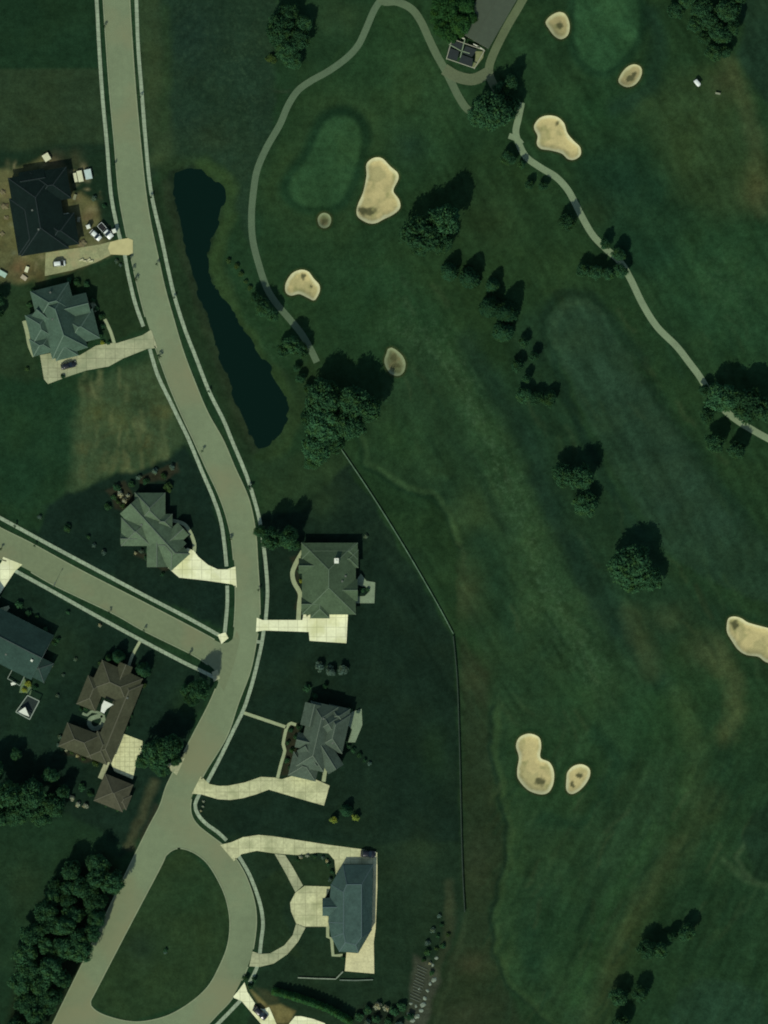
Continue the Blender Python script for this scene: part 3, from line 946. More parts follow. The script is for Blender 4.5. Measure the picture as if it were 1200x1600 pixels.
WALKS = [
    [(149, -40), (151, 0), (155, 75), (160, 150), (167, 225), (173, 300), (181, 345), (189, 378)],
    [(195, 398), (200, 427), (211, 473), (224, 510)],
    [(234, 545), (246, 585), (265, 625), (282, 660), (295, 687), (317, 740), (332, 775), (344, 810), (350, 845), (354, 885)],
    [(355, 915), (355, 945), (352, 980), (350, 998)],
    [(211, -40), (213, 0), (216, 75), (222, 150), (228, 225), (236, 300), (252, 371), (264, 427), (274, 468), (289, 515), (305, 556), (327, 612), (349, 656), (363, 690), (380, 730), (390, 757), (399, 787), (405, 810), (410, 840), (415, 880), (418, 925), (415, 970)],
    [(412, 985), (409, 1005), (400, 1045), (391, 1078), (380, 1110), (362, 1147), (345, 1182), (324, 1222)],
    [(312, 1240), (305, 1257), (309, 1272), (322, 1287), (340, 1300), (354, 1313)],
    [(372, 1336), (388, 1363), (400, 1392), (408, 1419), (411, 1445), (408, 1470), (406, 1490)],
    [(402, 1510), (396, 1524), (390, 1535)],
    [(376, 1563), (353, 1587), (330, 1610), (300, 1640)],
    [(-40, 786), (0, 809), (22, 821), (75, 850), (150, 890), (225, 930), (300, 969), (350, 997)],
    [(22, 891), (75, 920), (150, 962), (220, 1000), (287, 1035), (310, 1046), (338, 1060)],
]
for wk in WALKS:
    strip('sidewalk', wk, 5.6, .10, M_WALK, 6)
slab('kerb_ramp', [(340, 992), (352, 988), (357, 997), (346, 1006)], .115, M_DRIVE_BRIGHT)
slab('kerb_ramp', [(331, 1050), (340, 1046), (344, 1060), (334, 1065)], .115, M_DRIVE_DULL)
slab('kerb_ramp', [(400, 1000), (411, 1001), (411, 1006), (400, 1005)], .115, M_WALK)

a0 = (0, 400, 4)
slab('driveway', Z([(285, 780), (480, 750), (620, 728), (690, 710), (710, 760), (690, 795), (600, 840), (450, 890), (280, 925)], 0, 200, 4), .12, M_GRAVEL)
slab('driveway', Z([(690, 712), (735, 700), (800, 688), (830, 700), (830, 782), (800, 795), (690, 790), (675, 750)], 0, 200, 4), .135, mat('apron_concrete', (176, 172, 118), .9, [(.5, .1)]))
slab('driveway', Z([(250, 620), (350, 600), (420, 640), (500, 620), (600, 560), (690, 545), (730, 545), (890, 495), (945, 460), (975, 545), (982, 575), (920, 580), (770, 640), (680, 690), (540, 715), (420, 755), (300, 800), (275, 770)], *a0), .13, M_DRIVE_DULL)
slab('driveway', Z([(450, 830), (570, 705), (610, 720), (640, 760), (700, 810), (760, 838), (820, 838), (872, 820), (880, 952), (850, 932), (700, 910), (520, 890)], 150, 680, 4), .13, M_DRIVE_BRIGHT)
slab('driveway', Z([(85, 980), (120, 995), (370, 995), (380, 940), (500, 940), (655, 950), (645, 1140), (415, 1125), (410, 1070), (130, 1060), (80, 1068)], 380, 720, 4), .13, M_DRIVE_BRIGHT)
slab('driveway', Z([(55, 850), (110, 900), (170, 912), (230, 910), (330, 890), (430, 855), (520, 860), (560, 870), (640, 845), (770, 870), (860, 910), (825, 1035), (700, 1000), (480, 935), (400, 965), (320, 988), (240, 1000), (160, 995), (60, 965), (0, 960)], 300, 1000, 4), .13, M_DRIVE_TAN)
aF = (300, 1280, 3.75)
slab('driveway', Z([(165, 150), (230, 135), (300, 105), (390, 92), (480, 100), (640, 125), (800, 150), (990, 175), (1085, 195), (1085, 262), (885, 262), (845, 350), (835, 240), (800, 200), (740, 195), (620, 210), (480, 200), (380, 185), (290, 205), (245, 245)], *aF), .13, M_DRIVE_TAN)
slab('driveway', Z([(484, 203), (545, 210), (590, 280), (650, 388), (606, 428), (545, 310)], *aF), .125, M_DRIVE_DULL)
slab('plaza', Z([(606, 430), (660, 390), (810, 395), (800, 430), (770, 470), (770, 560), (800, 570), (800, 630), (662, 630), (610, 610), (580, 540), (575, 490)], *aF), .14, M_DRIVE_TAN)
slab('driveway', Z([(610, 612), (665, 635), (620, 720), (560, 790), (480, 845), (400, 865), (335, 862), (355, 775), (400, 790), (460, 785), (540, 740), (590, 680)], *aF), .13, M_DRIVE_DULL)
slab('path', Z([(1062, 262), (1086, 262), (1086, 400), (1076, 640), (1065, 720), (1068, 905), (895, 890), (905, 780), (970, 785), (1035, 670), (1052, 600), (1060, 400)], *aF), .14, mat('terrace_concrete', (190, 188, 140), .9, [(.4, .14), (1.5, .16)]))
strip('path', Z([(795, 590), (795, 690), (818, 700), (826, 798), (882, 798)], *aF), 5, .10, M_WALK2, 50)
slab('driveway', Z([(20, 360), (140, 408), (95, 448), (0, 590), (-160, 800), (-160, 600), (10, 392)], 0, 780, 4), .13, M_DRIVE_BRIGHT)
slab('path', Z([(-100, 700), (0, 680), (55, 665), (60, 680), (25, 720), (-40, 840)], 0, 780, 4), .1, M_DRIVE_TAN)
slab('driveway', Z([(180, 235), (200, 300), (250, 375), (240, 400), (310, 415), (345, 400), (395, 515), (420, 560), (330, 560), (160, 360), (100, 335), (140, 290)], 340, 1480, 4.286), .13, M_DRIVE_BRIGHT)
slab('driveway', Z([(470, 560), (480, 510), (520, 462), (560, 462), (640, 480), (720, 510), (720, 600), (470, 600)], 340, 1480, 4.286), .13, M_DRIVE_BRIGHT)
slab('patio', Z([(770, 585), (890, 630), (895, 690), (860, 730), (830, 870), (715, 820), (690, 760), (740, 620)], 0, 1000, 4), .12, mat('pool_patio', (198, 202, 150), .9, [(.5, .15), (2, .1)], brick=1.5))
slab('path', Z([(650, 770), (690, 760), (640, 872), (612, 860)], 0, 1000, 4), .11, M_DRIVE_DULL)
slab('driveway', Z([(1020, 785), (1090, 760), (1155, 735), (1105, 845), (1085, 830)], 0, 1000, 4), .12, M_DRIVE_DULL)
slab('patio', Z([(735, 705), (770, 750), (825, 760), (820, 890), (690, 890), (670, 850), (760, 845), (785, 820), (770, 790), (690, 770), (710, 740)], 380, 720, 4), .12, M_PATIO)
slab('patio', Z([(965, 460), (1060, 430), (1065, 530), (1020, 640), (975, 640), (1000, 560), (960, 510)], 300, 1000, 4), .12, M_PATIO)
for pts, wd in ((Z([(150, 405), (170, 480), (185, 560), (215, 628)], *a0), 6), (Z([(655, 395), (690, 470), (715, 548)], *a0), 5), (Z([(575, 290), (605, 345)], *a0), 7),
                (Z([(475, 533), (550, 555), (590, 610), (615, 680), (612, 735)], 150, 680, 4), 5.5),
                (Z([(345, 1000), (350, 900), (355, 830), (318, 760), (308, 700), (330, 640), (372, 565)], 380, 720, 4), 7),
                (Z([(318, 453), (590, 545)], 300, 1000, 4), 5), (Z([(650, 530), (620, 520), (592, 548), (570, 650), (580, 690), (555, 780), (535, 862)], 300, 1000, 4), 5),
                (Z([(835, 800), (822, 885)], 300, 1000, 4), 6), ([(220, 1000), (207, 1024), (201, 1042)], 4.5)):
    strip('path', pts, wd, .09, M_WALK2, 4)

# cart paths
CP1 = [(597, -2), (585, 15), (572, 45), (560, 70), (542, 90), (515, 110), (485, 127), (465, 142), (450, 165), (437, 195), (417, 230), (402, 265), (396, 300), (393, 337), (395, 375), (404, 412), (416, 448), (431, 473), (452, 498), (470, 520), (485, 545), (495, 566)]
strip('cart_path', CP1, 10.5, .05, M_CART, 4, True)
CP2 = [(590, -20), (598, 2), (620, 3), (643, 14), (658, 34), (670, 60), (682, 85), (696, 110), (706, 130), (717, 152), (732, 172), (760, 185), (790, 182)]
strip('cart_path', CP2, 12, .06, mat('cart_path_grey', (80, 98, 68), .95, [(.3, .1), (2, .1)]), 4, True)
CP3 = [(815, 160), (810, 185), (806, 205), (810, 222), (822, 245), (845, 262), (868, 276), (886, 295), (899, 318), (910, 340), (926, 367), (946, 388), (968, 408), (984, 434), (1005, 477), (1027, 511), (1057, 541), (1078, 568), (1093, 588), (1110, 615), (1140, 648), (1183, 676), (1240, 706)]
strip('cart_path', CP3, 10.5, .05, M_CART_PALE, 4, True)
CP4 = [(838, -40), (812, 8), (792, 42), (772, 82), (764, 108), (770, 130), (790, 160)]
strip('cart_path', CP4, 13, .07, mat('cart_path_tan', (84, 98, 66), .95, [(.3, .1), (2, .12)]), 4, True)
CP5 = [(694, 108), (715, 120), (740, 124), (765, 112)]
strip('cart_path', CP5, 18, .08, mat('cart_path_dun', (86, 98, 68), .95, [(.3, .1), (2, .12)]), 4, True)
strip('cart_path', [(795, 212), (808, 217), (815, 225)], 9, .08, M_CART_PALE, 4, True)


# ------------------------------------------------------------------ bunkers
M_SAND = attr_mat('bunker_sand', .95, [(.25, .08, 3), (1.2, .1, 3), (4, .06, 2)], False, .3)
for ring, stains, br, lab in BUNK:
    xs, ys = [p[0] for p in ring], [p[1] for p in ring]
    gx, gy = np.meshgrid(np.arange(min(xs), max(xs), 2.), np.arange(min(ys), max(ys), 2.))
    d = dist_poly(gx, gy, ring)
    inner = [(x, y) for x, y, q in zip(gx.ravel(), gy.ravel(), d.ravel()) if q > 1.3]
    pts = [Vector(p) for p in list(ring) + inner]
    nb = len(ring)
    vo, _, fo, *_ = delaunay_2d_cdt(pts, [(i, (i + 1) % nb) for i in range(nb)], [], 1, 1e-5)
    A = np.array([(v[0], v[1]) for v in vo])
    Hh = height(A[:, 0], A[:, 1])
    dd = dist_poly(A[:, 0], A[:, 1], ring)
    V = [P(*p) + (h + .05,) for p, h in zip(A, Hh)]
    F = []
    for f in fo:
        a, b, c = [Vector(V[i]) for i in f[:3]]
        F.append(tuple(f) if (b - a).cross(c - a).z > 0 else tuple(f)[::-1])
    o = mesh_obj('sand_bunker', V, F, M_SAND, smooth=True)
    rim = np.array(lin({1: (180, 182, 138), 0: (168, 170, 126), -1: (116, 128, 94)}[br]))
    mid = np.array(lin({1: (154, 150, 102), 0: (138, 136, 92), -1: (90, 98, 66)}[br]))
    dry = np.array(lin({1: (172, 164, 112), 0: (146, 140, 96), -1: (98, 98, 66)}[br]))
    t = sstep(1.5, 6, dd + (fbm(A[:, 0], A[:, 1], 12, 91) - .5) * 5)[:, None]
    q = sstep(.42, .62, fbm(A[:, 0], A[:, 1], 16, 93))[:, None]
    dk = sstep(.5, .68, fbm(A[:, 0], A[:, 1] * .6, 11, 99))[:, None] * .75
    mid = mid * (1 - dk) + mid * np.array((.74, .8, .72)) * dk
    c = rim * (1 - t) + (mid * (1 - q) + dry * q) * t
    for sx, sy, rx, ry in stains:
        wx = A[:, 0] + (fbm(A[:, 0], A[:, 1], 7, 95) - .5) * 9
        wy = A[:, 1] + (fbm(A[:, 0], A[:, 1], 7, 97) - .5) * 9
        k = (1 - sstep(.6, 1.15, np.sqrt(((wx - sx) / rx) ** 2 + ((wy - sy) / ry) ** 2)))[:, None]
        c = c * (1 - k * .9) + np.array(lin((68, 72, 46))) * k * .9
    c = np.clip(c * np.array((1.1, 1.08, 1.08)) / np.array(LIGHT), 0, .9)
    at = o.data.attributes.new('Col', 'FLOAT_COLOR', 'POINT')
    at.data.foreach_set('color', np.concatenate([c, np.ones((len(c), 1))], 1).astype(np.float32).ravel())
    tag(o, lab, 'sand bunker', 'sand bunkers of the golf course')


# ------------------------------------------------------------------ houses
def wing_frame(wg):
    cx, cy, L, W, ang = wg[:5]
    x, y = P(cx, cy)
    a = R(-ang)
    return x, y, L * MPP, W * MPP, a


def inside(wg, x, y, grow=0):
    cx, cy, L, W, a = wing_frame(wg)
    dx, dy = x - cx, y - cy
    u = dx * math.cos(a) + dy * math.sin(a)
    v = -dx * math.sin(a) + dy * math.cos(a)
    return abs(u) < L / 2 + grow and abs(v) < W / 2 + grow


def roof_part(mb, wg, over=0, dz=0):
    x, y, L, W, a = wing_frame(wg)
    h, typ, pitch = wg[5] + dz, wg[6], wg[7]
    if typ == 'hip' and W > L:
        L, W, a = W, L, a + math.pi / 2
    c, s = math.cos(a), math.sin(a)
    T = lambda u, v, z: (x + u * c - v * s, y + u * s + v * c, z)
    hl, hw = L / 2, W / 2
    top = h + hw * pitch
    e = [T(-hl, -hw, h), T(hl, -hw, h), T(hl, hw, h), T(-hl, hw, h)]
    lo = [(q[0], q[1], h - .22) for q in e]
    run = min(hw, hl) if typ == 'hip' else 0
    r0, r1 = T(-hl + run, 0, top), T(hl - run, 0, top)
    mb.add(e + [r0, r1] + lo, [(0, 1, 5, 4), (2, 3, 4, 5)], 0)
    mb.add(e + [r0, r1] + lo, [(1, 2, 5), (3, 0, 4)], 0 if typ == 'hip' else 1)
    mb.add(e + [r0, r1] + lo, [(0, 6, 7, 1), (1, 7, 8, 2), (2, 8, 9, 3), (3, 9, 6, 0), (9, 8, 7, 6)], 1)
    cap = []
    z = Vector((0, 0, .05))
    if (Vector(r1) - Vector(r0)).length > .3:
        cap.append((r0, r1))
    if typ == 'hip':
        cap += [(e[0], r0), (e[3], r0), (e[1], r1), (e[2], r1)]
    for p, q in cap:
        mb.bar(Vector(p) + z, Vector(q) + z, .28, .07, 2)


def make_house(name, label, cat, wings, roofmat, wallmat, capmat, decks=(), chimneys=(), vents=(), garage=None, door=None, trim=None):
    cx = sum(w[0] for w in wings) / len(wings)
    cy = sum(w[1] for w in wings) / len(wings)
    X0, Y0 = P(cx, cy)
    root = empty(name, (X0, Y0, 0))
    tag(root, label, cat)
    inv = Matrix.Translation((-X0, -Y0, 0))

    def fin(mb, nm, ms, par=root, smooth=False):
        if par is root:
            mb.v = [(v[0] - X0, v[1] - Y0, v[2]) for v in mb.v]
        else:
            mb.v = [(v[0] - X0, v[1] - Y0, v[2]) for v in mb.v]
        return mb.build(nm, ms, par, smooth)

    mb = MB()
    for i, wg in enumerate(wings):
        x, y, L, W, a = wing_frame(wg)
        mb.box(x, y, -.05, wg[5] - .23 - .003 * i, L - 1.1, W - 1.1, a)
    fin(mb, 'wall', wallmat)
    mb = MB()
    for i, wg in enumerate(wings):
        roof_part(mb, wg, dz=.013 * i)
    for low, top in decks:                  # hipped roof with a gently sloping upper deck
        k = len(low)
        mb.add([(*P(x, y), z) for x, y, z in low] + [(*P(x, y), z) for x, y, z in top], [((i + 1) % k, i, k + i, k + (i + 1) % k) for i in range(k)] + [tuple(range(2 * k - 1, k - 1, -1))], 0)
        mb.add([(*P(x, y), z) for x, y, z in low] + [(*P(x, y), z - .22) for x, y, z in low], [(i, (i + 1) % k, k + (i + 1) % k, k + i) for i in range(k)] + [tuple(range(k, 2 * k))], 1)
        for i in range(k):
            for a_, b_ in ((low[i], top[i]), (top[i], top[(i + 1) % k])):
                mb.bar((*P(a_[0], a_[1]), a_[2] + .04), (*P(b_[0], b_[1]), b_[2] + .04), .25, .06, 2)
        mx_, my_ = sum(q[0] for q in low) / k, sum(q[1] for q in low) / k
        wm = MB()
        ins = [(*P(mx_ + (x - mx_) * .91, my_ + (y - my_) * .95), z) for x, y, z in low]
        wm.add([(x, y, -.05) for x, y, z in ins] + [(x, y, z - .23) for x, y, z in ins], [((i + 1) % k, i, k + i, k + (i + 1) % k) for i in range(k)] + [tuple(range(2 * k - 1, k - 1, -1))])
        fin(wm, 'wall', wallmat)
    rf = fin(mb, 'roof', [roofmat, trim or M_TRIM, capmat])

    def top_at(x, y):
        best = 3
        for wg in wings:
            cx_, cy_, L, W, a = wing_frame(wg)
            dx, dy = x - cx_, y - cy_
            u, v = dx * math.cos(a) + dy * math.sin(a), -dx * math.sin(a) + dy * math.cos(a)
            if abs(u) < L / 2 and abs(v) < W / 2:
                if wg[6] == 'hip':
                    k = min(L / 2 - abs(u), W / 2 - abs(v))
                else:
                    k = W / 2 - abs(v)
                best = max(best, wg[5] + k * wg[7])
        return best

    for px, py, sx, sy, col in chimneys:
        x, y = P(px, py)
        t = top_at(x, y)
        m = MB()
        a = R(-wings[0][4])
        m.box(x, y, t - 1.5, t + .9, sx, sy, a)
        m.box(x, y, t + .9, t + 1.02, sx + .2, sy + .2, a)
        m.box(x, y, t + 1.02, t + 1.3, .35, .35, a)
        fin(m, 'chimney', col, rf)
    for px, py in vents:
        x, y = P(px, py)
        t = top_at(x, y)
        m = MB()
        m.box(x, y, t - .2, t + .28, .45, .45, R(-wings[0][4]), taper=.8)
        m.box(x, y, t + .28, t + .36, .55, .55, R(-wings[0][4]))
        fin(m, 'roof_vent', mat('vent_metal', (84, 92, 80), .6), rf)
    # openings on the outside walls
    for i, wg in enumerate(wings):
        x, y, L, W, a = wing_frame(wg)
        c, s = math.cos(a), math.sin(a)
        for nx, ny, ln, off in ((0, 1, L, W), (0, -1, L, W), (1, 0, W, L), (-1, 0, W, L)):
            k = int((ln - 1.6) // 3.6)
            for j in range(k):
                u = (j - (k - 1) / 2) * 3.6
                o_ = off / 2 - .55
                lx, ly = (u, ny * o_) if nx == 0 else (nx * o_, u)
                gx, gy = x + lx * c - ly * s, y + lx * s + ly * c
                ux, uy = (nx * c - ny * s), (nx * s + ny * c)
                if any(inside(w2, gx + ux * .5, gy + uy * .5, -.3) for w2 in wings if w2 is not wg):
                    continue
                al = math.atan2(uy, ux) + math.pi / 2
                if garage == (i, nx, ny):
                    m = MB()
                    m.box(gx + ux * .02, gy + uy * .02, 0, 2.2, 2.7, .12, al)
                    for b in range(4):
                        m.box(gx + ux * .09, gy + uy * .09, .05 + b * .55, .5 + b * .55, 2.5, .04, al)
                    fin(m, 'garage_door', M_WHITE)
                elif door == (i, nx, ny) and j == k // 2:
                    m = MB()
                    m.box(gx + ux * .02, gy + uy * .02, .1, 2.25, 1.15, .14, al)
                    d = fin(m, 'door', M_DARKWOOD)
                    m = MB()
                    m.box(gx + ux * .12 - uy * .35, gy + uy * .12 + ux * .35, 1.0, 1.12, .12, .08, al)
                    fin(m, 'handle', M_STEEL, d)
                else:
                    m = MB()
                    m.box(gx + ux * .01, gy + uy * .01, .95, 2.35, 1.2, .1, al)
                    wd = fin(m, 'window', M_GLASS)
                    m = MB()
                    for q in (-.66, .66):
                        m.box(gx + ux * .03 - uy * q, gy + uy * .03 + ux * q, .87, 2.43, .12, .16, al)
                    m.box(gx + ux * .03, gy + uy * .03, 2.35, 2.43, 1.2, .16, al)
                    m.box(gx + ux * .03, gy + uy * .03, .87, .95, 1.2, .16, al)
                    fin(m, 'frame', M_WHITE, wd)
    return root


CAPD = mat('ridge_cap_dark', (56, 70, 62), .85)
CAPM = mat('ridge_cap_mid', (84, 98, 80), .85)
CAPB = mat('ridge_cap_brown', (80, 82, 62), .85)
HA = make_house('house', 'large dark hip roofed house on bare soil of a building site', 'house',
    [(61, 334, 124, 76, 80.5, 3.6, 'hip', .42), (94, 362, 54, 50, -9.5, 3.4, 'hip', .42), (80, 291, 58, 50, -9.5, 3.5, 'hip', .42), (44, 352, 90, 44, 80.5, 3.3, 'hip', .4), (52, 282, 40, 30, -9.5, 3.2, 'gable', .5)],
    shingle('charcoal', (18, 33, 28)), M_SIDING, mat('ridge_cap_black', (24, 38, 34), .85), vents=[(52, 330), (62, 360)], garage=(3, 0, -1), door=(0, 0, 1), trim=mat('dark_fascia', (40, 50, 46), .8))
HB = make_house('house', 'grey green house with many steep hips and a drive to the curving road', 'house',
    [(95, 505, 100, 58, 72, 3.6, 'hip', 1.0), (84, 473, 62, 50, -14, 3.5, 'hip', .95), (65, 512, 48, 40, 76, 3.3, 'hip', .7), (126, 512, 52, 48, -14, 3.4, 'hip', .7), (100, 536, 50, 36, 76, 3.3, 'hip', .7), (66, 540, 34, 28, -14, 3.2, 'hip', .7), (120, 480, 40, 36, -14, 3.4, 'gable', .9), (70, 494, 30, 26, 40, 3.8, 'gable', .9)],
    shingle('grey_green', (72, 96, 78)), M_BRICK, mat('ridge_cap_green', (84, 106, 88), .85), vents=[(80, 458), (84, 500)], garage=(4, 1, 0), door=(3, 1, 0))
HC = make_house('house', 'steep grey house with a cream drive, between both streets at their corner', 'house',
    [(240, 826, 104, 46, 48, 3.6, 'gable', .6), (235, 796, 48, 52, 0, 3.5, 'hip', .75), (213, 831, 44, 46, 90, 3.4, 'hip', .6), (264, 858, 56, 40, 48, 3.3, 'hip', .7), (246, 866, 40, 32, 90, 3.2, 'gable', .6), (276, 836, 30, 26, -42, 3.3, 'gable', .8), (255, 815, 30, 24, 0, 3.2, 'hip', .8), (202, 842, 26, 18, 0, 3.3, 'gable', .8)],
    shingle('warm_grey', (86, 107, 80)), M_BRICK, CAPM, vents=[(222, 820)], garage=(3, 1, 0), door=(5, 1, 0))
HD = make_house('house', 'square grey green house with a white chimney top above a cream parking pad', 'house',
    [(514, 904, 112, 84, 90, 3.4, 'hip', .58), (515, 861, 88, 26, 0, 3.5, 'hip', .5), (538, 922, 42, 34, 0, 3.4, 'gable', .7), (482, 884, 30, 24, 0, 3.4, 'gable', .9), (484, 944, 26, 22, 0, 3.3, 'gable', .9), (500, 946, 40, 30, 90, 3.4, 'hip', .6), (545, 873, 28, 30, 90, 3.4, 'hip', .5)],
    shingle('sage', (72, 92, 66)), M_BRICK, mat('ridge_cap_sage', (80, 99, 74), .85), chimneys=[(526, 876, 1.4, 1.2, M_WHITE)], vents=[(540, 900), (535, 908)], garage=(0, 1, 0), door=(0, 0, -1))
HE = make_house('house', 'brownish grey house with several gables and a curved tan drive', 'house',
    [(496, 1150, 104, 44, 103, 5.5, 'hip', .7), (513, 1130, 44, 44, 13, 5.4, 'hip', .75), (476, 1197, 44, 38, 13, 3.8, 'hip', .65), (478, 1158, 30, 24, 13, 5.2, 'gable', .9), (512, 1180, 50, 28, 58, 5.3, 'gable', .7), (488, 1117, 36, 30, 103, 5.3, 'gable', .8), (486, 1180, 36, 30, 60, 5.2, 'gable', .7), (522, 1142, 62, 40, 103, 4.6, 'hip', .9), (528, 1118, 34, 30, 13, 4.4, 'hip', .9)],
    shingle('taupe', (74, 90, 74)), M_STONE, CAPM, vents=[(506, 1122), (520, 1160)], garage=(2, 0, -1), door=(3, -1, 0))
HF = make_house('house', 'slate blue roofed house behind the tan forecourt and looped drive', 'house',
    [(541, 1420, 60, 34, 90, 3.2, 'hip', .3), (517, 1416, 26, 28, 0, 3.4, 'gable', .7)],
    shingle('slate_blue', (66, 90, 80)), M_STONE, mat('ridge_cap_slate', (70, 90, 86), .85), decks=[([(536, 1350, 2.9), (583, 1350, 2.9), (581, 1452, 2.9), (560, 1488, 2.9), (530, 1486, 3.2), (518, 1464, 3.3), (513, 1440, 3.3), (517, 1381, 3.3)], [(542, 1380, 7.4), (565, 1380, 7.0), (565, 1462, 7.0), (556, 1474, 6.8), (540, 1470, 7.2), (537, 1456, 7.4), (537, 1440, 7.4), (537, 1392, 7.4)])], vents=[(556, 1440)], garage=(0, -1, 0), door=(1, -1, 0))
HG = make_house('house', 'long brown roofed house wrapped around a small paved court', 'house',
    [(184, 1124, 132, 34, 112, 3.5, 'hip', .5), (181, 1069, 70, 52, 25, 3.4, 'hip', .5), (125, 1157, 56, 40, 21, 3.3, 'hip', .55), (144, 1083, 48, 32, 112, 3.2, 'hip', .5), (160, 1168, 44, 34, 112, 3.3, 'hip', .5), (193, 1050, 26, 22, 112, 3.3, 'gable', .7)],
    shingle('brown', (70, 74, 54)), M_BRICK, CAPB, vents=[(200, 1090)], garage=(4, 0, 1), door=(5, -1, 0))
HG2 = make_house('garage', 'brown hip roofed detached garage below the cream patio', 'garage',
    [(178, 1238, 48, 46, 22, 3.0, 'hip', .5), (193, 1250, 20, 24, 22, 2.8, 'hip', .5)],
    shingle('brown_light', (74, 76, 58)), M_BRICK, CAPB, garage=(0, 0, 1))
HH = make_house('house', 'dark green grey gabled house cut by the left edge of the photo', 'house',
    [(-2, 992, 156, 78, 27, 3.6, 'gable', .7), (62, 1044, 34, 34, 27, 3.2, 'hip', .5), (-30, 950, 60, 40, 117, 3.4, 'gable', .6)],
    shingle('dark_green', (47, 70, 60)), M_SIDING, CAPD, chimneys=[(52, 1031, .5, .5, M_WHITE)], vents=[(11, 1022)], door=(0, 0, -1))
BARN = make_house('golf_building', 'long low building with plain grey brown roof cut by the photo top', 'building',
    [(802, -44, 250, 54, 120, 3.4, 'gable', .04)],
    mat('membrane_roof', (62, 74, 56), .9, [(.05, .06), (.6, .08), (3, .06)]), M_SIDING, mat('membrane_seam', (60, 71, 54), .9))

# white porch awning of the brown house and its small court
aw = MB()
A_ = [P(*p) for p in Z([(655, 375), (712, 400), (672, 428), (655, 455), (634, 445), (640, 405)], 0, 1000, 4)]
aw.add([p + (5.55,) for p in A_] + [p + (5.45,) for p in A_], [(5, 4, 3, 2, 1, 0), (6, 7, 8, 9, 10, 11)] + [(i, (i + 1) % 6, 6 + (i + 1) % 6, 6 + i) for i in range(6)])
for p in (A_[1], A_[3], A_[4], A_[0]):
    aw.box(p[0], p[1], 0, 5.45, .12, .12)
xo = HG.location
aw.v = [(v[0] - xo.x, v[1] - xo.y, v[2]) for v in aw.v]
aw.build('porch_canopy', M_WHITE, HG)
strip('path', Z([(515, 458), (545, 470), (570, 448), (620, 455), (645, 475)], 0, 1000, 4), 4, .1, M_PATIO, 3)
ring = Z([(640, 470), (645, 510), (615, 548), (580, 552), (558, 525), (565, 495), (600, 480)], 0, 1000, 4)
strip('path', ring + [ring[0]], 7, .12, M_PATIO, 3)


# ------------------------------------------------------------------ vegetation
def blob_crown(seed, nblob=74, per=110, leaf=.07, low=.25, squash=1.):
    r = random.Random(seed)
    V, F = [], []
    lobes = [(r.uniform(0, 6.28), r.uniform(.75, 1.1)) for _ in range(7)]
    blobs = []
    for i in range(nblob):
        a = r.uniform(0, 2 * math.pi)
        lob = .82 + .2 * math.sin(3 * a + lobes[0][0]) * .6 + .14 * math.sin(5 * a + lobes[1][0])
        q = math.sqrt(r.random()) * .78 * lob
        zz = low + (1 - low) * (1 - (q / .95) ** 2.2) * r.uniform(.45, .9)
        blobs.append((q * math.cos(a), q * math.sin(a), zz, r.uniform(.1, .3)))
    for bx, by, bz, br in blobs:
        for k in range(per):
            u, t = r.uniform(-.55, 1), r.uniform(0, 2 * math.pi)
            s = math.sqrt(max(0, 1 - u * u))
            n = Vector((s * math.cos(t), s * math.sin(t), u))
            c = Vector((bx, by, bz)) + Vector((n.x, n.y, n.z * .62)) * br * r.uniform(.45, 1.3)
            nn = (n * .8 + Vector((r.uniform(-.7, .7), r.uniform(-.7, .7), r.uniform(0, 1.2)))).normalized()
            a1 = nn.orthogonal().normalized()
            a1.rotate(Matrix.Rotation(r.uniform(0, 6.28), 3, nn))
            a2 = nn.cross(a1)
            z = leaf * r.uniform(.6, 1.25)
            kx = len(V)
            V += [tuple(c + a1 * z * .9), tuple(c + a2 * z * .55), tuple(c - a1 * z * .9), tuple(c - a2 * z * .55)]
            F.append((kx, kx + 1, kx + 2, kx + 3))
    return V, F


def cone_crown(seed, per=190, levels=15, leaf=.11, low=.06, power=.85):
    r = random.Random(seed)
    V, F = [], []
    for l in range(levels):
        z0 = low + (1 - low) * l / levels
        rad = (1 - ((z0 - low) / (1 - low)) ** 2.0) ** power
        nb = max(5, int(15 * rad))
        for b in range(nb):
            a = 6.283 * (b + r.random() * .6) / nb
            ln = rad * r.uniform(.75, 1.08)
            for k in range(int(per / 15 * (0.4 + rad))):
                q = ln * math.sqrt(r.uniform(.03, 1))
                aa = a + r.uniform(-.16, .16) / max(.3, q)
                c = Vector((q * math.cos(aa), q * math.sin(aa), z0 + .05 - q * .07 + r.uniform(-.02, .02)))
                nn = Vector((math.cos(aa) * .5 + r.uniform(-.5, .5), math.sin(aa) * .5 + r.uniform(-.5, .5), .8)).normalized()
                a1 = Vector((math.cos(aa), math.sin(aa), -.25)).normalized()
                a2 = nn.cross(a1).normalized()
                z = leaf * r.uniform(.6, 1.2)
                kx = len(V)
                V += [tuple(c + a1 * z), tuple(c + a2 * z * .4), tuple(c - a1 * z), tuple(c - a2 * z * .4)]
                F.append((kx, kx + 1, kx + 2, kx + 3))
    return V, F


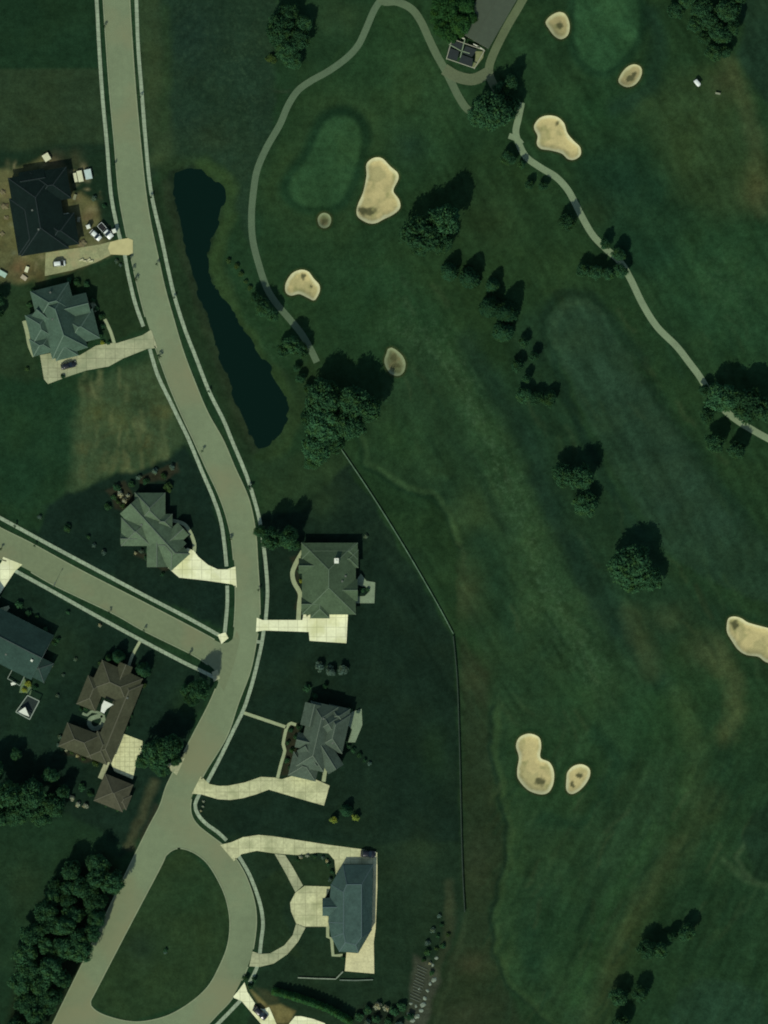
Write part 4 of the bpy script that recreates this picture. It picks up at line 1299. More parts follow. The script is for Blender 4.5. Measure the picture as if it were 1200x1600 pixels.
def trunk_mesh(seed, top=.62, limbs=6, thick=.055):
    r = random.Random(seed)
    m = MB()
    pts = [(0, 0, -.02), (r.uniform(-.01, .01), r.uniform(-.01, .01), top * .35), (r.uniform(-.03, .03), r.uniform(-.03, .03), top * .7), (r.uniform(-.04, .04), r.uniform(-.04, .04), top)]
    m.tube(pts, [thick * 1.35, thick, thick * .75, thick * .3], 8)
    for i in range(limbs):
        a = 6.28 * i / limbs + r.uniform(-.3, .3)
        z = top * r.uniform(.35, .75)
        L = r.uniform(.35, .6)
        m.tube([(0, 0, z), (L * .5 * math.cos(a), L * .5 * math.sin(a), z + .1), (L * math.cos(a), L * math.sin(a), z + .2)], [thick * .5, thick * .33, thick * .12], 6)
    return m


def mesh_of(name, V, F, m):
    me = bpy.data.meshes.new(name)
    me.from_pydata(V, [], F)
    me.materials.append(m)
    me.update()
    return me


def trunk_data(seed, **k):
    m = trunk_mesh(seed, **k)
    return mesh_of('trunk', m.v, m.f, M_BARK)


CROWNS = {}
raw = [blob_crown(100 + i) for i in range(4)]
for key, m in (('leafy', M_LEAF), ('bright', M_LEAF_BRIGHT)):
    CROWNS[key] = [mesh_of('crown', *q, m) for q in raw]
rawb = [blob_crown(200 + i, 30, 70, .1, .1) for i in range(3)]
for key, m in (('shrub', M_LEAF), ('grey', M_LEAF_GREY), ('gold', M_LEAF_GOLD), ('olive', M_LEAF_OLIVE), ('blossom', M_BLOSSOM)):
    CROWNS[key] = [mesh_of('crown', *q, m) for q in rawb]
rawc = [cone_crown(300 + i, 330, 16, .12, .03, .7) for i in range(3)]
CROWNS['conifer'] = [mesh_of('crown', *q, M_NEEDLE) for q in rawc]
CROWNS['hedge'] = [mesh_of('crown', *cone_crown(340 + i, 150, 12, .16, .04, .6), leaf_mat('hedge_needle', (50, 92, 52))) for i in range(2)]
CROWNS['sapling'] = [mesh_of('crown', *blob_crown(400 + i, 14, 40, .12, .35), M_LEAF) for i in range(2)]
TRUNKS = [trunk_data(500 + i) for i in range(3)]
TRUNK_C = trunk_data(520, top=.95, limbs=0, thick=.07)
TRUNK_S = trunk_data(530, top=.5, limbs=4, thick=.05)
NAMES = {'leafy': 'tree', 'bright': 'tree', 'conifer': 'conifer', 'hedge': 'hedge_conifer', 'sapling': 'sapling'}
ORD = ['first', 'second', 'third', 'fourth', 'fifth', 'sixth', 'seventh', 'eighth', 'ninth', 'tenth', 'eleventh', 'twelfth', 'thirteenth', 'fourteenth', 'fifteenth', 'sixteenth', 'seventeenth', 'eighteenth', 'nineteenth', 'twentieth', 'twenty first', 'twenty second', 'twenty third', 'twenty fourth', 'twenty fifth', 'twenty sixth', 'twenty seventh', 'twenty eighth', 'twenty ninth', 'thirtieth', 'thirty first', 'thirty second', 'thirty third', 'thirty fourth', 'thirty fifth', 'thirty sixth']
KINDTXT = {'leafy': 'leafy tree', 'bright': 'bright green leafy tree', 'conifer': 'conifer', 'hedge': 'clipped hedge conifer', 'sapling': 'staked young tree', 'shrub': 'green shrub', 'grey': 'pale grey green shrub', 'gold': 'golden shrub', 'olive': 'olive green shrub', 'blossom': 'white blossomed shrub'}


def plant(px, py, r, kind, label, group=None, h=None):
    rad = r * MPP
    if h is None:
        h = {'leafy': rad * 1.55 + 2.2, 'bright': rad * 1.5 + 2, 'conifer': rad * 2.5 + 2.2, 'hedge': 3.6, 'sapling': 2.6}.get(kind, rad * 1.5)
    nm = NAMES.get(kind, 'shrub')
    root = empty(nm, (*P(px, py), hz(px, py)), rnd.uniform(0, 6.28), (rad * 1.06 * (1.12 if kind == 'conifer' else 1), rad * 1.06 * rnd.uniform(.9, 1.1) * (1.12 if kind == 'conifer' else 1), h))
    tag(root, label, {'leafy': 'tree', 'bright': 'tree', 'conifer': 'conifer', 'hedge': 'conifer', 'sapling': 'young tree'}.get(kind, 'shrub'), group)
    if kind in ('leafy', 'bright'):
        tr = bpy.data.objects.new('trunk', rnd.choice(TRUNKS))
    elif kind in ('conifer', 'hedge'):
        tr = bpy.data.objects.new('trunk', TRUNK_C)
    else:
        tr = bpy.data.objects.new('trunk', TRUNK_S)
    tr.parent = root
    link(tr)
    c = bpy.data.objects.new('crown', rnd.choice(CROWNS[kind]))
    c.parent = root
    link(c)
    return root


def cluster(where, group, lst, by='left', kind='leafy', hs=None):
    """lst of (x, y, r[, kind[, h]]); each label names its place in the row"""
    key = {'left': lambda t: t[0], 'top': lambda t: t[1]}[by]
    lst = sorted(lst, key=key)
    for i, t in enumerate(lst):
        k = t[3] if len(t) > 3 and t[3] else kind
        h = t[4] if len(t) > 4 else hs
        if len(lst) == 1:
            lab = f"{KINDTXT[k]} {where}"
        elif i == 0:
            lab = f"{by}most {KINDTXT[k]} {where}" if by == 'left' else f"topmost {KINDTXT[k]} {where}"
        elif i == len(lst) - 1:
            lab = f"{'rightmost' if by == 'left' else 'lowest'} {KINDTXT[k]} {where}"
        else:
            lab = f"{ORD[i]} {KINDTXT[k]} from {'left' if by == 'left' else 'top'} {where}"
        plant(t[0], t[1], t[2], k, lab, group, h)


cluster('in the clump west of the upper cart path', 'trees west of the upper cart path', [(437, 47, 26, None, 12), (466, 62, 20), (446, 74, 20, None, 9), (474, 40, 16), (452, 22, 18, None, 11), (456, 92, 20, 'leafy', 6), (424, 92, 9, 'olive', 2)])
cluster('beside the long low building', 'bright trees beside the long low building', [(700, 12, 24), (718, 40, 20), (692, 46, 18), (727, 10, 18), (684, 26, 15), (706, 58, 12), (735, 30, 12), (690, 8, 18)], kind='bright')
cluster('in the dark clump where the cart paths meet', 'trees where the cart paths meet', [(768, 178, 34, None, 15), (796, 170, 20), (783, 142, 16), (745, 182, 17), (798, 130, 13, None, 10)])
cluster('below the cart path fork', 'shrubby trees below the cart path fork', [(794, 248, 14, None, 5), (827, 289, 8, None, 4.5), (848, 291, 8, None, 4), (815, 258, 7, None, 4)])
cluster('in the pair right of the largest bunker', 'trees right of the largest bunker', [(660, 368, 38, None, 15), (695, 345, 28, None, 17), (690, 380, 20, None, 9)])
cluster('in the conifer row between the fairways', 'conifers in the row between the fairways', [(702, 424, 12), (734, 434, 15), (770, 446, 10), (766, 480, 15), (792, 488, 16, None, 12), (786, 518, 14)], kind='conifer')
cluster('south of the conifer row', 'small trees south of the conifer row', [(818, 536, 8), (834, 557, 9), (808, 572, 11), (822, 592, 8), (818, 618, 14), (838, 622, 13), (858, 624, 13)], by='top', hs=5.4)
cluster('beside the winding right cart path', 'trees along the right cart path', [(885, 347, 15, None, 7.5), (945, 382, 10, None, 6), (966, 398, 12, None, 7), (911, 422, 12, None, 6), (930, 426, 13, None, 6.5), (950, 428, 12, None, 6.5), (969, 424, 12, None, 6.5)])
cluster('in the big clump over the right cart path', 'trees over the right cart path', [(1128, 622, 28, None, 12), (1166, 634, 30, None, 14), (1104, 650, 14, None, 8), (1100, 610, 10, None, 6), (1116, 692, 18, None, 9), (1150, 704, 15, None, 9), (1195, 640, 22, None, 13)])
cluster('in the trio on the right fairway edge', 'trees on the right fairway edge', [(880, 742, 22, None, 10), (907, 746, 23, None, 12), (914, 788, 22, None, 8)])
cluster('in the broad pair below that trio', 'broad pair of trees in the right rough', [(985, 886, 38, None, 14), (1016, 906, 22, None, 9)])
cluster('in the lower right rough', 'trees in the lower right rough', [(1010, 1482, 18, None, 9), (1030, 1484, 14, None, 8), (1072, 1456, 15, None, 8), (1050, 1462, 9, None, 6), (966, 1556, 17, None, 7.5), (1000, 1552, 15, None, 7.5), (970, 1598, 17, None, 8)])
cluster('in the top right corner clump', 'trees in the top right corner', [(1056, 18, 15, None, 7), (1095, 16, 20, None, 9), (1086, 40, 15, None, 7), (1124, 54, 19, None, 10), (1136, 18, 22, None, 12), (1115, 84, 16, None, 6), (1134, 82, 11, None, 6), (1150, -10, 22, None, 11), (1072, 2, 16, None, 8), (1108, 34, 17, None, 9), (1142, 44, 14, None, 9), (1100, 60, 12, None, 6)])
cluster('in the large wood below the pond', 'trees of the wood below the pond', [(508, 622, 32, None, 15), (552, 628, 30, None, 16), (578, 640, 20, None, 15), (508, 664, 33, None, 13), (546, 664, 26, None, 13), (496, 702, 26, None, 9), (522, 692, 18, None, 8), (488, 722, 14, None, 6), (482, 650, 15, None, 8)], by='top')
cluster('on the bank between pond and cart path', 'trees on the pond bank', [(412, 482, 15, None, 8), (400, 466, 10, None, 6), (426, 492, 12, None, 7), (456, 540, 17, None, 10), (443, 548, 13, None, 8), (472, 548, 12, None, 7), (470, 592, 9, None, 4), (482, 606, 9, None, 4), (464, 575, 7, None, 3)], by='top')
cluster('in the weedy row above the pond bank trees', 'shrubs above the pond bank', [(357, 408, 5), (370, 416, 5), (376, 428, 5), (384, 440, 4), (390, 450, 5)], by='top', kind='olive')
cluster('in front of the square grey green house', 'trees in front of the square house', [(424, 842, 19, None, 14), (450, 840, 18, None, 15), (406, 830, 11, None, 7), (462, 852, 9, None, 5)])
cluster('at the street corner lawn', 'trees at the street corner', [(313, 1076, 18, None, 14), (300, 1092, 13, None, 6), (290, 1078, 9, None, 5)])
cluster('between cream patio and road', 'trees between cream patio and road', [(245, 1176, 26, None, 14), (268, 1164, 20, None, 15), (224, 1188, 14, None, 8), (252, 1198, 16, None, 7), (276, 1188, 10, None, 7)])
cluster('beside the walk of the brown house', 'conifers beside the walk of the brown house', [(185, 1026, 9), (224, 1046, 10), (170, 1028, 5)], kind='conifer')
cluster('in the wood on the lower left edge', 'trees of the lower left wood', [(12, 1238, 26, None, 16), (52, 1240, 26, None, 14), (86, 1258, 20, None, 10), (30, 1268, 24, None, 10), (66, 1274, 18, None, 8), (-6, 1276, 22, None, 10), (80, 1210, 14, None, 9), (26, 1178, 11, None, 6), (-8, 1206, 20, None, 13), (100, 1236, 12, None, 9)])
FW = [(172, 1335), (206, 1372), (160, 1450), (118, 1520), (78, 1610), (6, 1620), (18, 1530), (40, 1450), (72, 1385), (110, 1350)]
fr = random.Random(21)
wood = []
tries = 0
while len(wood) < 36 and tries < 6000:
    tries += 1
    x, y = fr.uniform(0, 210), fr.uniform(1335, 1625)
    r = fr.uniform(15, 25)
    d = float(dist_poly(np.array([x]), np.array([y]), FW)[0])
    if d > r * .45 and all(math.hypot(x - q[0], y - q[1]) > (r + q[2]) * .44 for q in wood):
        wood.append((x, y, r, None, fr.uniform(8, 13)))
cluster('in the roadside wood by the loop road', 'trees of the roadside wood', wood, by='top')
hed = []
HL = smooth_line([(430, 1549), (460, 1557), (490, 1567), (515, 1577), (545, 1594)], 5.6)
for i, (x, y) in enumerate(HL):
    hed.append((x, y, 6.2, 'hedge', 3.6 + 1.2 * min(1, i / 6)))
cluster('in the hedge row near the bottom edge', 'conifers of the hedge row', hed, kind='hedge')
cluster('in the round trio above the brownish grey house', 'round shrubs above the brownish grey house', [(499, 1041, 9), (516, 1048, 9), (535, 1046, 9.5)], kind='grey', hs=3.4)
cluster('on the lawn south of the curved tan drive', 'golden shrubs on the dark lawn', [(521, 1280, 7), (556, 1277, 7)], kind='gold', hs=3.2)
cluster('between the golden shrubs', 'conifer between the golden shrubs', [(541, 1266, 8)], kind='conifer', hs=5)
cluster('in the bed above the corner house', 'shrubs in the bed above the corner house', [(217, 746, 5, 'grey'), (242, 736, 5.5, 'grey'), (269, 730, 5.5, 'grey'), (262, 762, 9, 'olive'), (228, 752, 6, 'shrub'), (256, 744, 6, 'shrub'), (205, 757, 6, 'shrub')], kind='grey')
cluster('in the corner house flower bed', 'shrubs in the flower bed of the corner house', [(188, 772, 6, 'blossom'), (195, 782, 5, 'blossom'), (184, 784, 4, 'olive'), (200, 774, 3.5, 'blossom'), (192, 790, 5, 'olive'), (178, 777, 5, 'shrub'), (168, 792, 6, 'shrub'), (183, 762, 7, 'shrub')])
cluster('below the corner house', 'shrubs along the corner house wall', [(212, 864, 3, 'blossom'), (221, 861, 4, 'grey'), (231, 860, 4, 'shrub'), (240, 872, 4, 'shrub'), (228, 872, 4, 'shrub'), (250, 882, 4, 'shrub'), (254, 897, 4, 'shrub'), (192, 810, 4, 'shrub'), (191, 826, 4, 'shrub')])
cluster('on the dark lawn above the side street', 'small shrubs above the side street', [(147, 852, 4, 'grey'), (162, 863, 5, 'grey'), (138, 839, 4, 'shrub'), (105, 825, 7, 'shrub'), (62, 808, 4, 'grey')])
cluster('between the two lower left houses', 'small shrubs between the lower left houses', [(156, 977, 3.2, 'blossom'), (118, 1030, 3.5, 'grey'), (99, 1055, 3.2, 'grey'), (90, 1087, 3.2, 'grey'), (80, 1041, 3.5, 'blossom'), (144, 1070, 3, 'grey'), (58, 963, 4, 'shrub'), (106, 957, 4, 'shrub'), (225, 1070, 5, 'olive'), (208, 1102, 4, 'grey'), (94, 1152, 4, 'grey'), (91, 1164, 3.5, 'grey'), (158, 1037, 5, 'olive')], by='top')
cluster('below the detached brown garage', 'white shrubs below the detached garage', [(113, 1247, 5), (122, 1257, 5), (134, 1259, 5)], kind='blossom')
cluster('below the long brown house', 'shrubs along the long brown house', [(104, 1172, 3, 'blossom'), (112, 1176, 3.5, 'olive'), (121, 1181, 3, 'blossom'), (130, 1185, 4, 'olive'), (149, 1193, 6, 'olive')])
cluster('right of the long brown house', 'shrubs on the right of the long brown house', [(212, 1092, 5), (204, 1118, 4), (198, 1135, 5), (216, 1078, 4), (126, 1108, 4), (134, 1107, 4)], kind='shrub')
cluster('around the detached garage', 'shrubs around the detached garage', [(201, 1247, 5), (193, 1262, 4), (166, 1259, 3), (184, 1266, 3), (141, 1240, 6), (128, 1230, 7)], kind='shrub')
cluster('beside the front walk of the square house', 'shrubs beside the square house walk', [(473, 870, 4, 'shrub'), (468, 892, 4, 'shrub'), (471, 908, 4, 'gold'), (478, 930, 4, 'shrub'), (480, 958, 5, 'olive'), (464, 852, 5, 'olive')], by='top')
cluster('beside the patio of the square house', 'shrubs beside the square house patio', [(572, 838, 4, 'grey'), (566, 922, 5, 'shrub'), (558, 928, 5, 'shrub'), (575, 921, 4, 'shrub')])
cluster('before the brownish grey house', 'shrubs in front of the brownish grey house', [(455, 1141, 5), (462, 1152, 5), (450, 1160, 4), (456, 1172, 5), (448, 1188, 5), (453, 1200, 4), (466, 1136, 4), (470, 1145, 4)], by='top', kind='shrub', hs=1.4)
cluster('standing in for shade above the brownish grey house', 'shrubs standing in for shade above the brownish grey house', [(480, 1075, 7), (492, 1088, 6), (545, 1110, 6), (508, 1072, 5)], by='top', kind='shrub', hs=2.2)  # shrubs added where there is only the shadow of the tall house
cluster('behind the brownish grey house', 'shrubs behind the brownish grey house', [(552, 1172, 5), (562, 1180, 5), (570, 1188, 4), (577, 1193, 4, 'grey'), (560, 1112, 4, 'grey'), (527, 1172, 4, 'grey'), (545, 1166, 4)], kind='shrub')
cluster('beside the curved sidewalk corner', 'tiny white shrubs beside the sidewalk corner', [(318, 1252, 2.2), (317, 1260, 2.2), (314, 1267, 2.2)], kind='blossom', by='top')
cluster('in the slate roofed house forecourt', 'shrubs in the forecourt of the slate roofed house', [(470, 1339, 3.5, 'blossom'), (480, 1337, 3.5, 'blossom'), (492, 1338, 3.5, 'shrub'), (504, 1340, 3.5, 'grey'), (513, 1350, 4, 'shrub'), (511, 1345, 3.5, 'blossom'), (518, 1362, 4, 'shrub'), (516, 1374, 4, 'grey'), (465, 1343, 3.5, 'shrub'), (534, 1482, 4, 'shrub'), (536, 1496, 4, 'shrub')])
cluster('in the strip inside the long fence', 'shrubs in the strip inside the long fence', [(686, 1431, 4, 'grey'), (676, 1453, 5, 'grey'), (668, 1473, 5, 'grey'), (684, 1462, 4, 'shrub'), (690, 1445, 4, 'shrub'), (700, 1461, 4, 'olive'), (668, 1488, 6, 'shrub'), (682, 1482, 4, 'olive'), (672, 1505, 3, 'blossom'), (674, 1520, 5, 'shrub'), (692, 1478, 5, 'shrub'), (662, 1500, 4, 'shrub')], by='top')
cluster('in the thicket on the bottom edge', 'shrubs in the thicket on the bottom edge', [(562, 1588, 8, 'shrub'), (575, 1578, 8, 'shrub'), (590, 1572, 7, 'blossom'), (603, 1575, 6, 'blossom'), (616, 1580, 9, 'shrub'), (588, 1592, 8, 'shrub'), (606, 1596, 8, 'shrub'), (628, 1572, 9, 'shrub'), (640, 1588, 8, 'shrub'), (574, 1598, 7, 'grey'), (624, 1600, 7, 'grey')], hs=2.6)
cluster('around the grey green house', 'shrubs around the grey green house', [(145, 470, 5), (150, 482, 5), (158, 495, 6), (160, 510, 5), (157, 525, 5), (160, 536, 4, 'gold'), (170, 536, 4), (108, 438, 5), (120, 441, 6), (135, 445, 6), (46, 476, 5), (52, 455, 5), (98, 588, 4), (42, 577, 4, 'olive')], kind='shrub')
cluster('on the left edge beside the grey green house', 'trees on the left edge', [(-2, 470, 11, None, 7), (0, 490, 8, None, 5)])
cluster('beside the dark house on the left edge', 'shrubs beside the dark house', [(86, 1005, 5), (70, 985, 6), (90, 1000, 5, 'shrub'), (55, 1075, 5), (44, 1068, 6, 'gold'), (38, 1078, 5, 'gold'), (30, 945, 7), (44, 958, 6)], kind='shrub')
cluster('on the small corner lawn by the loop road', 'saplings in the loop island', [(259, 1485, 4, 'shrub'), (258, 1488, 3, 'grey')])
cluster('at the sidewalk end above the hedge', 'shrubs at the sidewalk end above the hedge', [(384, 1528, 6), (391, 1541, 5), (397, 1530, 5)], kind='shrub', hs=2)
cluster('between curving road and left sidewalk', 'saplings along the left sidewalk', [(163, 42, 2.6), (178, 258, 2.2), (203, 406, 3.4), (207, 422, 3.2), (212, 437, 3.8), (249, 557, 4), (316, 705, 2.6), (359, 843, 3.4)], kind='sapling', by='top')
cluster('between curving road and right sidewalk', 'saplings along the right sidewalk', [(219, 152, 2.4), (236, 308, 3), (245, 413, 2.6), (272, 465, 2.4), (326, 612, 2.6), (391, 762, 5), (404, 922, 2.6)], kind='sapling', by='top')
cluster('on the verge of the side street', 'saplings along the side street', [(2, 858, 2.6), (23, 822, 2.6), (54, 853, 2.4), (170, 957, 2.4), (225, 985, 2.2), (296, 1022, 2.8)], kind='sapling')
cluster('beside the building site drive', 'shrubs beside the building site drive', [(182, 408, 4, 'grey'), (188, 414, 3, 'grey'), (147, 310, 5, 'grey'), (163, 322, 4, 'shrub')])


# ------------------------------------------------------------------ fences and walls
def fence(label, line, mrail, name='garden_fence', hgt=1.15, rw=.34, post=4.0):
    x0, y0 = P(*line[0])
    root = empty(name, (x0, y0, 0))
    tag(root, label, 'fence')
    W = [P(*p) for p in line]
    Hs = [hz(*p) for p in line]
    for nm, z, wd, ht in (('top_rail', hgt, rw, .09), ('middle_rail', hgt * .6, .08, .16), ('bottom_rail', hgt * .25, .08, .16)):
        m = MB()
        for i in range(len(W) - 1):
            m.bar((W[i][0] - x0, W[i][1] - y0, Hs[i] + z), (W[i + 1][0] - x0, W[i + 1][1] - y0, Hs[i + 1] + z), wd, ht)
        m.build(nm, mrail, root)
    acc = 0
    for i in range(len(W)):
        if i:
            acc += math.hypot(W[i][0] - W[i - 1][0], W[i][1] - W[i - 1][1])
        if i == 0 or acc >= post:
            acc = 0
            m = MB()
            m.box(0, 0, -.2, hgt - .05, .16, .16)
            p = m.build('post', mrail, root)
            p.location = (W[i][0] - x0, W[i][1] - y0, Hs[i])


fence('pale post and rail fence running diagonally from the large wood', FENCE1, hgt=.6, rw=.3, mrail=mat('pale_rail', (78, 104, 78), .9, [(.5, .45)]))
fence('dark post and rail fence running straight down behind the gardens', FENCE2, mat('dark_rail', (40, 56, 42), .9, [(.6, .3)]), rw=.28)


def low_wall(label, pts, m, wd=.22, hgt=.5, name='garden_wall'):
    c = smooth_line(pts, 40)
    x0, y0 = P(*c[0])
    W = [P(*p) for p in c]
    mb = MB()
    for i in range(len(W) - 1):
        mb.bar((W[i][0] - x0, W[i][1] - y0, hgt / 2 - .05), (W[i + 1][0] - x0, W[i + 1][1] - y0, hgt / 2 - .05), wd, hgt + .1)
        mb.bar((W[i][0] - x0, W[i][1] - y0, hgt + .04), (W[i + 1][0] - x0, W[i + 1][1] - y0, hgt + .04), wd + .12, .08)
    o = mb.build(name, m)
    o.location = (x0, y0, 0)
    tag(o, label, 'wall')


M_CAP = mat('cap_stone', (124, 138, 114), .9, [(1.2, .25)])
low_wall('thin pale garden wall ending in a bend, below the slate roofed house', Z([(620, 928), (730, 933), (842, 936), (885, 892)], *aF), M_CAP)
low_wall('thin pale garden wall straight below the tan terrace', Z([(865, 942), (960, 944), (1060, 940)], *aF), mat('cap_stone_dull', (92, 108, 90), .9, [(1.2, .25)]))
for i in range(12):
    t = i / 11
    x, y = 660 - 12 * t, 1512 + 50 * t
    o = MB().box(0, 0, 0, .22, 3.4 + rnd.uniform(-1, .6), .24, R(-24), taper=.96).build('garden_timber', mat('garden_sleeper', (76, 86, 70), .9, [(2, .2)]))
    o.location = (*P(x, y), 0)
    o.rotation_euler = (0, 0, rnd.uniform(-.05, .05))
    tag(o, f"{'topmost' if i == 0 else 'lowest' if i == 11 else ORD[i]} weathered timber step{'' if i in (0, 11) else ' from the top'} in the garden strip by the fence", 'timber step', 'timber steps in the garden strip')


for i, (x, y, r_) in enumerate(((682, 1497, .5), (676, 1508, .4), (678, 1531, .7), (672, 1537, .5), (668, 1548, .45), (664, 1560, .6), (661, 1570, .8), (658, 1579, .6), (652, 1588, .7), (644, 1594, .8), (650, 1572, .4), (638, 1584, .5), (642, 1568, .4), (655, 1545, .35))):
    bm = bmesh.new()
    bmesh.ops.create_icosphere(bm, subdivisions=2, radius=1)
    for v in bm.verts:
        k = 1 + rnd.uniform(-.18, .18)
        v.co = Vector((v.co.x * k * r_ * 1.3, v.co.y * k * r_, max(-.1, v.co.z * .7 * r_ * k)))
    me = bpy.data.meshes.new('boulder')
    bm.to_mesh(me)
    bm.free()
    me.materials.append(mat('boulder_stone', (112, 126, 106), .9, [(1.5, .3)]))
    o = link(bpy.data.objects.new('boulder', me))
    o.location = (*P(x, y), 0)
    o.rotation_euler = (0, 0, rnd.uniform(0, 3))
    tag(o, 'pale rough boulder in the stony garden strip by the fence end', 'boulder', 'boulders in the stony garden strip')

# ------------------------------------------------------------------ vehicles
def lathe_wheel(root, x, y, r=.34, wd=.24):
    wh = bpy.data.objects.new('wheel', None)
    wh.parent = root
    wh.location = (x, y, r)
    link(wh)
    n = 20
    m = MB()
    V, F = [], []
    prof = [(r * .62, -wd / 2), (r * .95, -wd / 2), (r, -wd * .3), (r, wd * .3), (r * .95, wd / 2), (r * .62, wd / 2)]
    for i in range(n):
        a = 2 * math.pi * i / n
        for q, t in prof:
            V.append((q * math.cos(a), t, q * math.sin(a)))
    k = len(prof)
    for i in range(n):
        for j in range(k):
            F.append((i * k + j, i * k + (j + 1) % k, ((i + 1) % n) * k + (j + 1) % k, ((i + 1) % n) * k + j))
    m.add(V, F)
    m.build('tyre', M_TYRE, wh, True)
    m = MB()
    m.tube([(0, -wd * .4, 0), (0, wd * .4, 0)], [r * .63, r * .63], 14)
    m.build('rim', M_RIM, wh)


def loft(sections, sub=True):
    """sections: list of (x, [(y,z)...]) half outlines from bottom centre to top centre"""
    V, F = [], []
    k = None
    for x, half in sections:
        ringp = half + [(-y, z) for y, z in half[::-1]]
        k = len(ringp)
        V += [(x, y, z) for y, z in ringp]
    for i in range(len(sections) - 1):
        for j in range(k):
            F.append((i * k + j, i * k + (j + 1) % k, (i + 1) * k + (j + 1) % k, (i + 1) * k + j))
    F.append(tuple(range(k - 1, -1, -1)))
    F.append(tuple(range((len(sections) - 1) * k, len(sections) * k)))
    return V, F


def body_half(w, z0, z1, r=.12):
    return [(w * .82, z0), (w, z0 + r), (w * 1.0, (z0 + z1) / 2), (w * .96, z1 - r), (w * .84, z1)]


def make_vehicle(kind, px, py, ang, paint, label, cat, name='parked_car', L=4.8, W=1.9):
    root = empty(name, (*P(px, py), .14), R(-ang))
    tag(root, label, cat)
    h = W / 2
    if kind == 'pickup':
        secs = [(-.5, .8, .45), (-.47, .95, .42), (.1, .98, .4), (.28, 1.0, .4), (.44, .96, .42), (.49, .82, .46)]
    else:
        secs = [(-.5, .86, .45), (-.46, .98, .4), (-.2, 1.0, .38), (.2, 1.0, .38), (.4, .95, .4), (.47, .85, .42), (.5, .72, .48)]
    V, F = loft([(x * L, body_half(h * (.93 if abs(x) > .45 else 1), z0, z1)) for x, z1, z0 in secs])
    MB().add(V, F).build('body', paint, root, True)
    if kind == 'pickup':
        a, b = -.06 * L, .22 * L
        m = MB()
        m.box(-.28 * L, 0, 1.0, 1.25, .4 * L, W * .9, 0)
        bed = MB()
        for sy in (-1, 1):
            bed.box(-.28 * L, sy * h * .9, .95, 1.3, .42 * L, .1)
        bed.box(-.485 * L, 0, .95, 1.3, .08, W * .9)
        bed.build('bed_side', paint, root)
        MB().box(-.28 * L, 0, .96, 1.02, .4 * L, W * .82).build('bed_floor', M_TYRE, root)
    elif kind == 'van':
        a, b = -.48 * L, .3 * L
    else:
        a, b = -.42 * L, .2 * L
    top = 2.1 if kind == 'van' else 1.72
    zb = .95
    g = [(a - .12, .62, zb), (a + .18, .86, (zb + top) / 2 + .1), (a + .5, .84, top - .08), (b - .75, .84, top - .06), (b - .15, .86, (zb + top) / 2 + .02), (b + .25, .74, zb)]
    def ch(w, z0, z1):
        return [(w * h, z0), (w * h * .98, z0 + (z1 - z0) * .5), (w * h * .86, z1)]
    V, F = loft([(a - .1, ch(.93, zb - .05, zb)), (a + .3, ch(.93, zb - .05, top - .2)), (a + .55, ch(.93, zb - .05, top - .06)), (b - .9, ch(.93, zb - .05, top - .05)), (b - .45, ch(.93, zb - .05, top - .28)), (b + .3, ch(.93, zb - .05, zb))])
    MB().add(V, F).build('window', M_GLASS, root, False)
    m = MB()
    l0, l1 = a + .35, b - .65
    V, F = loft([(l0, [(h * .72, top - .1), (h * .8, top - .06), (h * .62, top + .01)]), (l0 + .25, [(h * .74, top - .08), (h * .8, top - .05), (h * .66, top + .05)]), (l1 - .3, [(h * .74, top - .08), (h * .8, top - .05), (h * .66, top + .05)]), (l1, [(h * .7, top - .12), (h * .76, top - .08), (h * .6, top)])])
    m.add(V, F)
    m.build('roof', paint, root, True)
    for sy in (-1, 1):
        MB().box(.492 * L, sy * h * .66, .6, .78, .1, .34, 0).build('headlight', M_LAMP, root)
        MB().box(-.497 * L, sy * h * .74, .62, .88, .08, .2, 0).build('tail_light', M_TAIL, root)
        MB().box(b - .05, sy * (h + .1), .98, 1.14, .12, .22, 0).build('mirror', paint, root)
        for sx in (-.3, .31):
            lathe_wheel(root, sx * L, sy * (h - .1))
    MB().box(.505 * L, 0, .4, .54, .1, W * .8).build('bumper', M_TYRE, root)
    return root


make_vehicle('suv', 107, 571, -14, M_BLACKPAINT, 'black parked car on the pale drive of the grey green house', 'car', L=4.7)
make_vehicle('suv', 406.5, 1582.5, 42, M_BLACKPAINT, 'dark parked car on the cream drive at the bottom edge', 'car', L=5.0, W=2.6 * .8)
make_vehicle('suv', 575, 1334, 4, M_BLACKPAINT, 'black parked car at the far end of the tan looped drive', 'car', L=4.6, W=2.1)
make_vehicle('suv', 149.5, 367.5, 42, M_WHITEPAINT, 'white parked car nearer the building site house', 'car', L=4.0, W=1.8)
make_vehicle('pickup', 165, 361, 48, M_WHITEPAINT, 'white pickup with open bed parked nearer the road at the building site', 'pickup', 'parked_pickup', L=5.8, W=2.0)
make_vehicle('van', 92.5, 412, -6, M_WHITEPAINT, 'small white van on the gravel drive of the building site', 'van', 'parked_van', L=3.9, W=1.7)


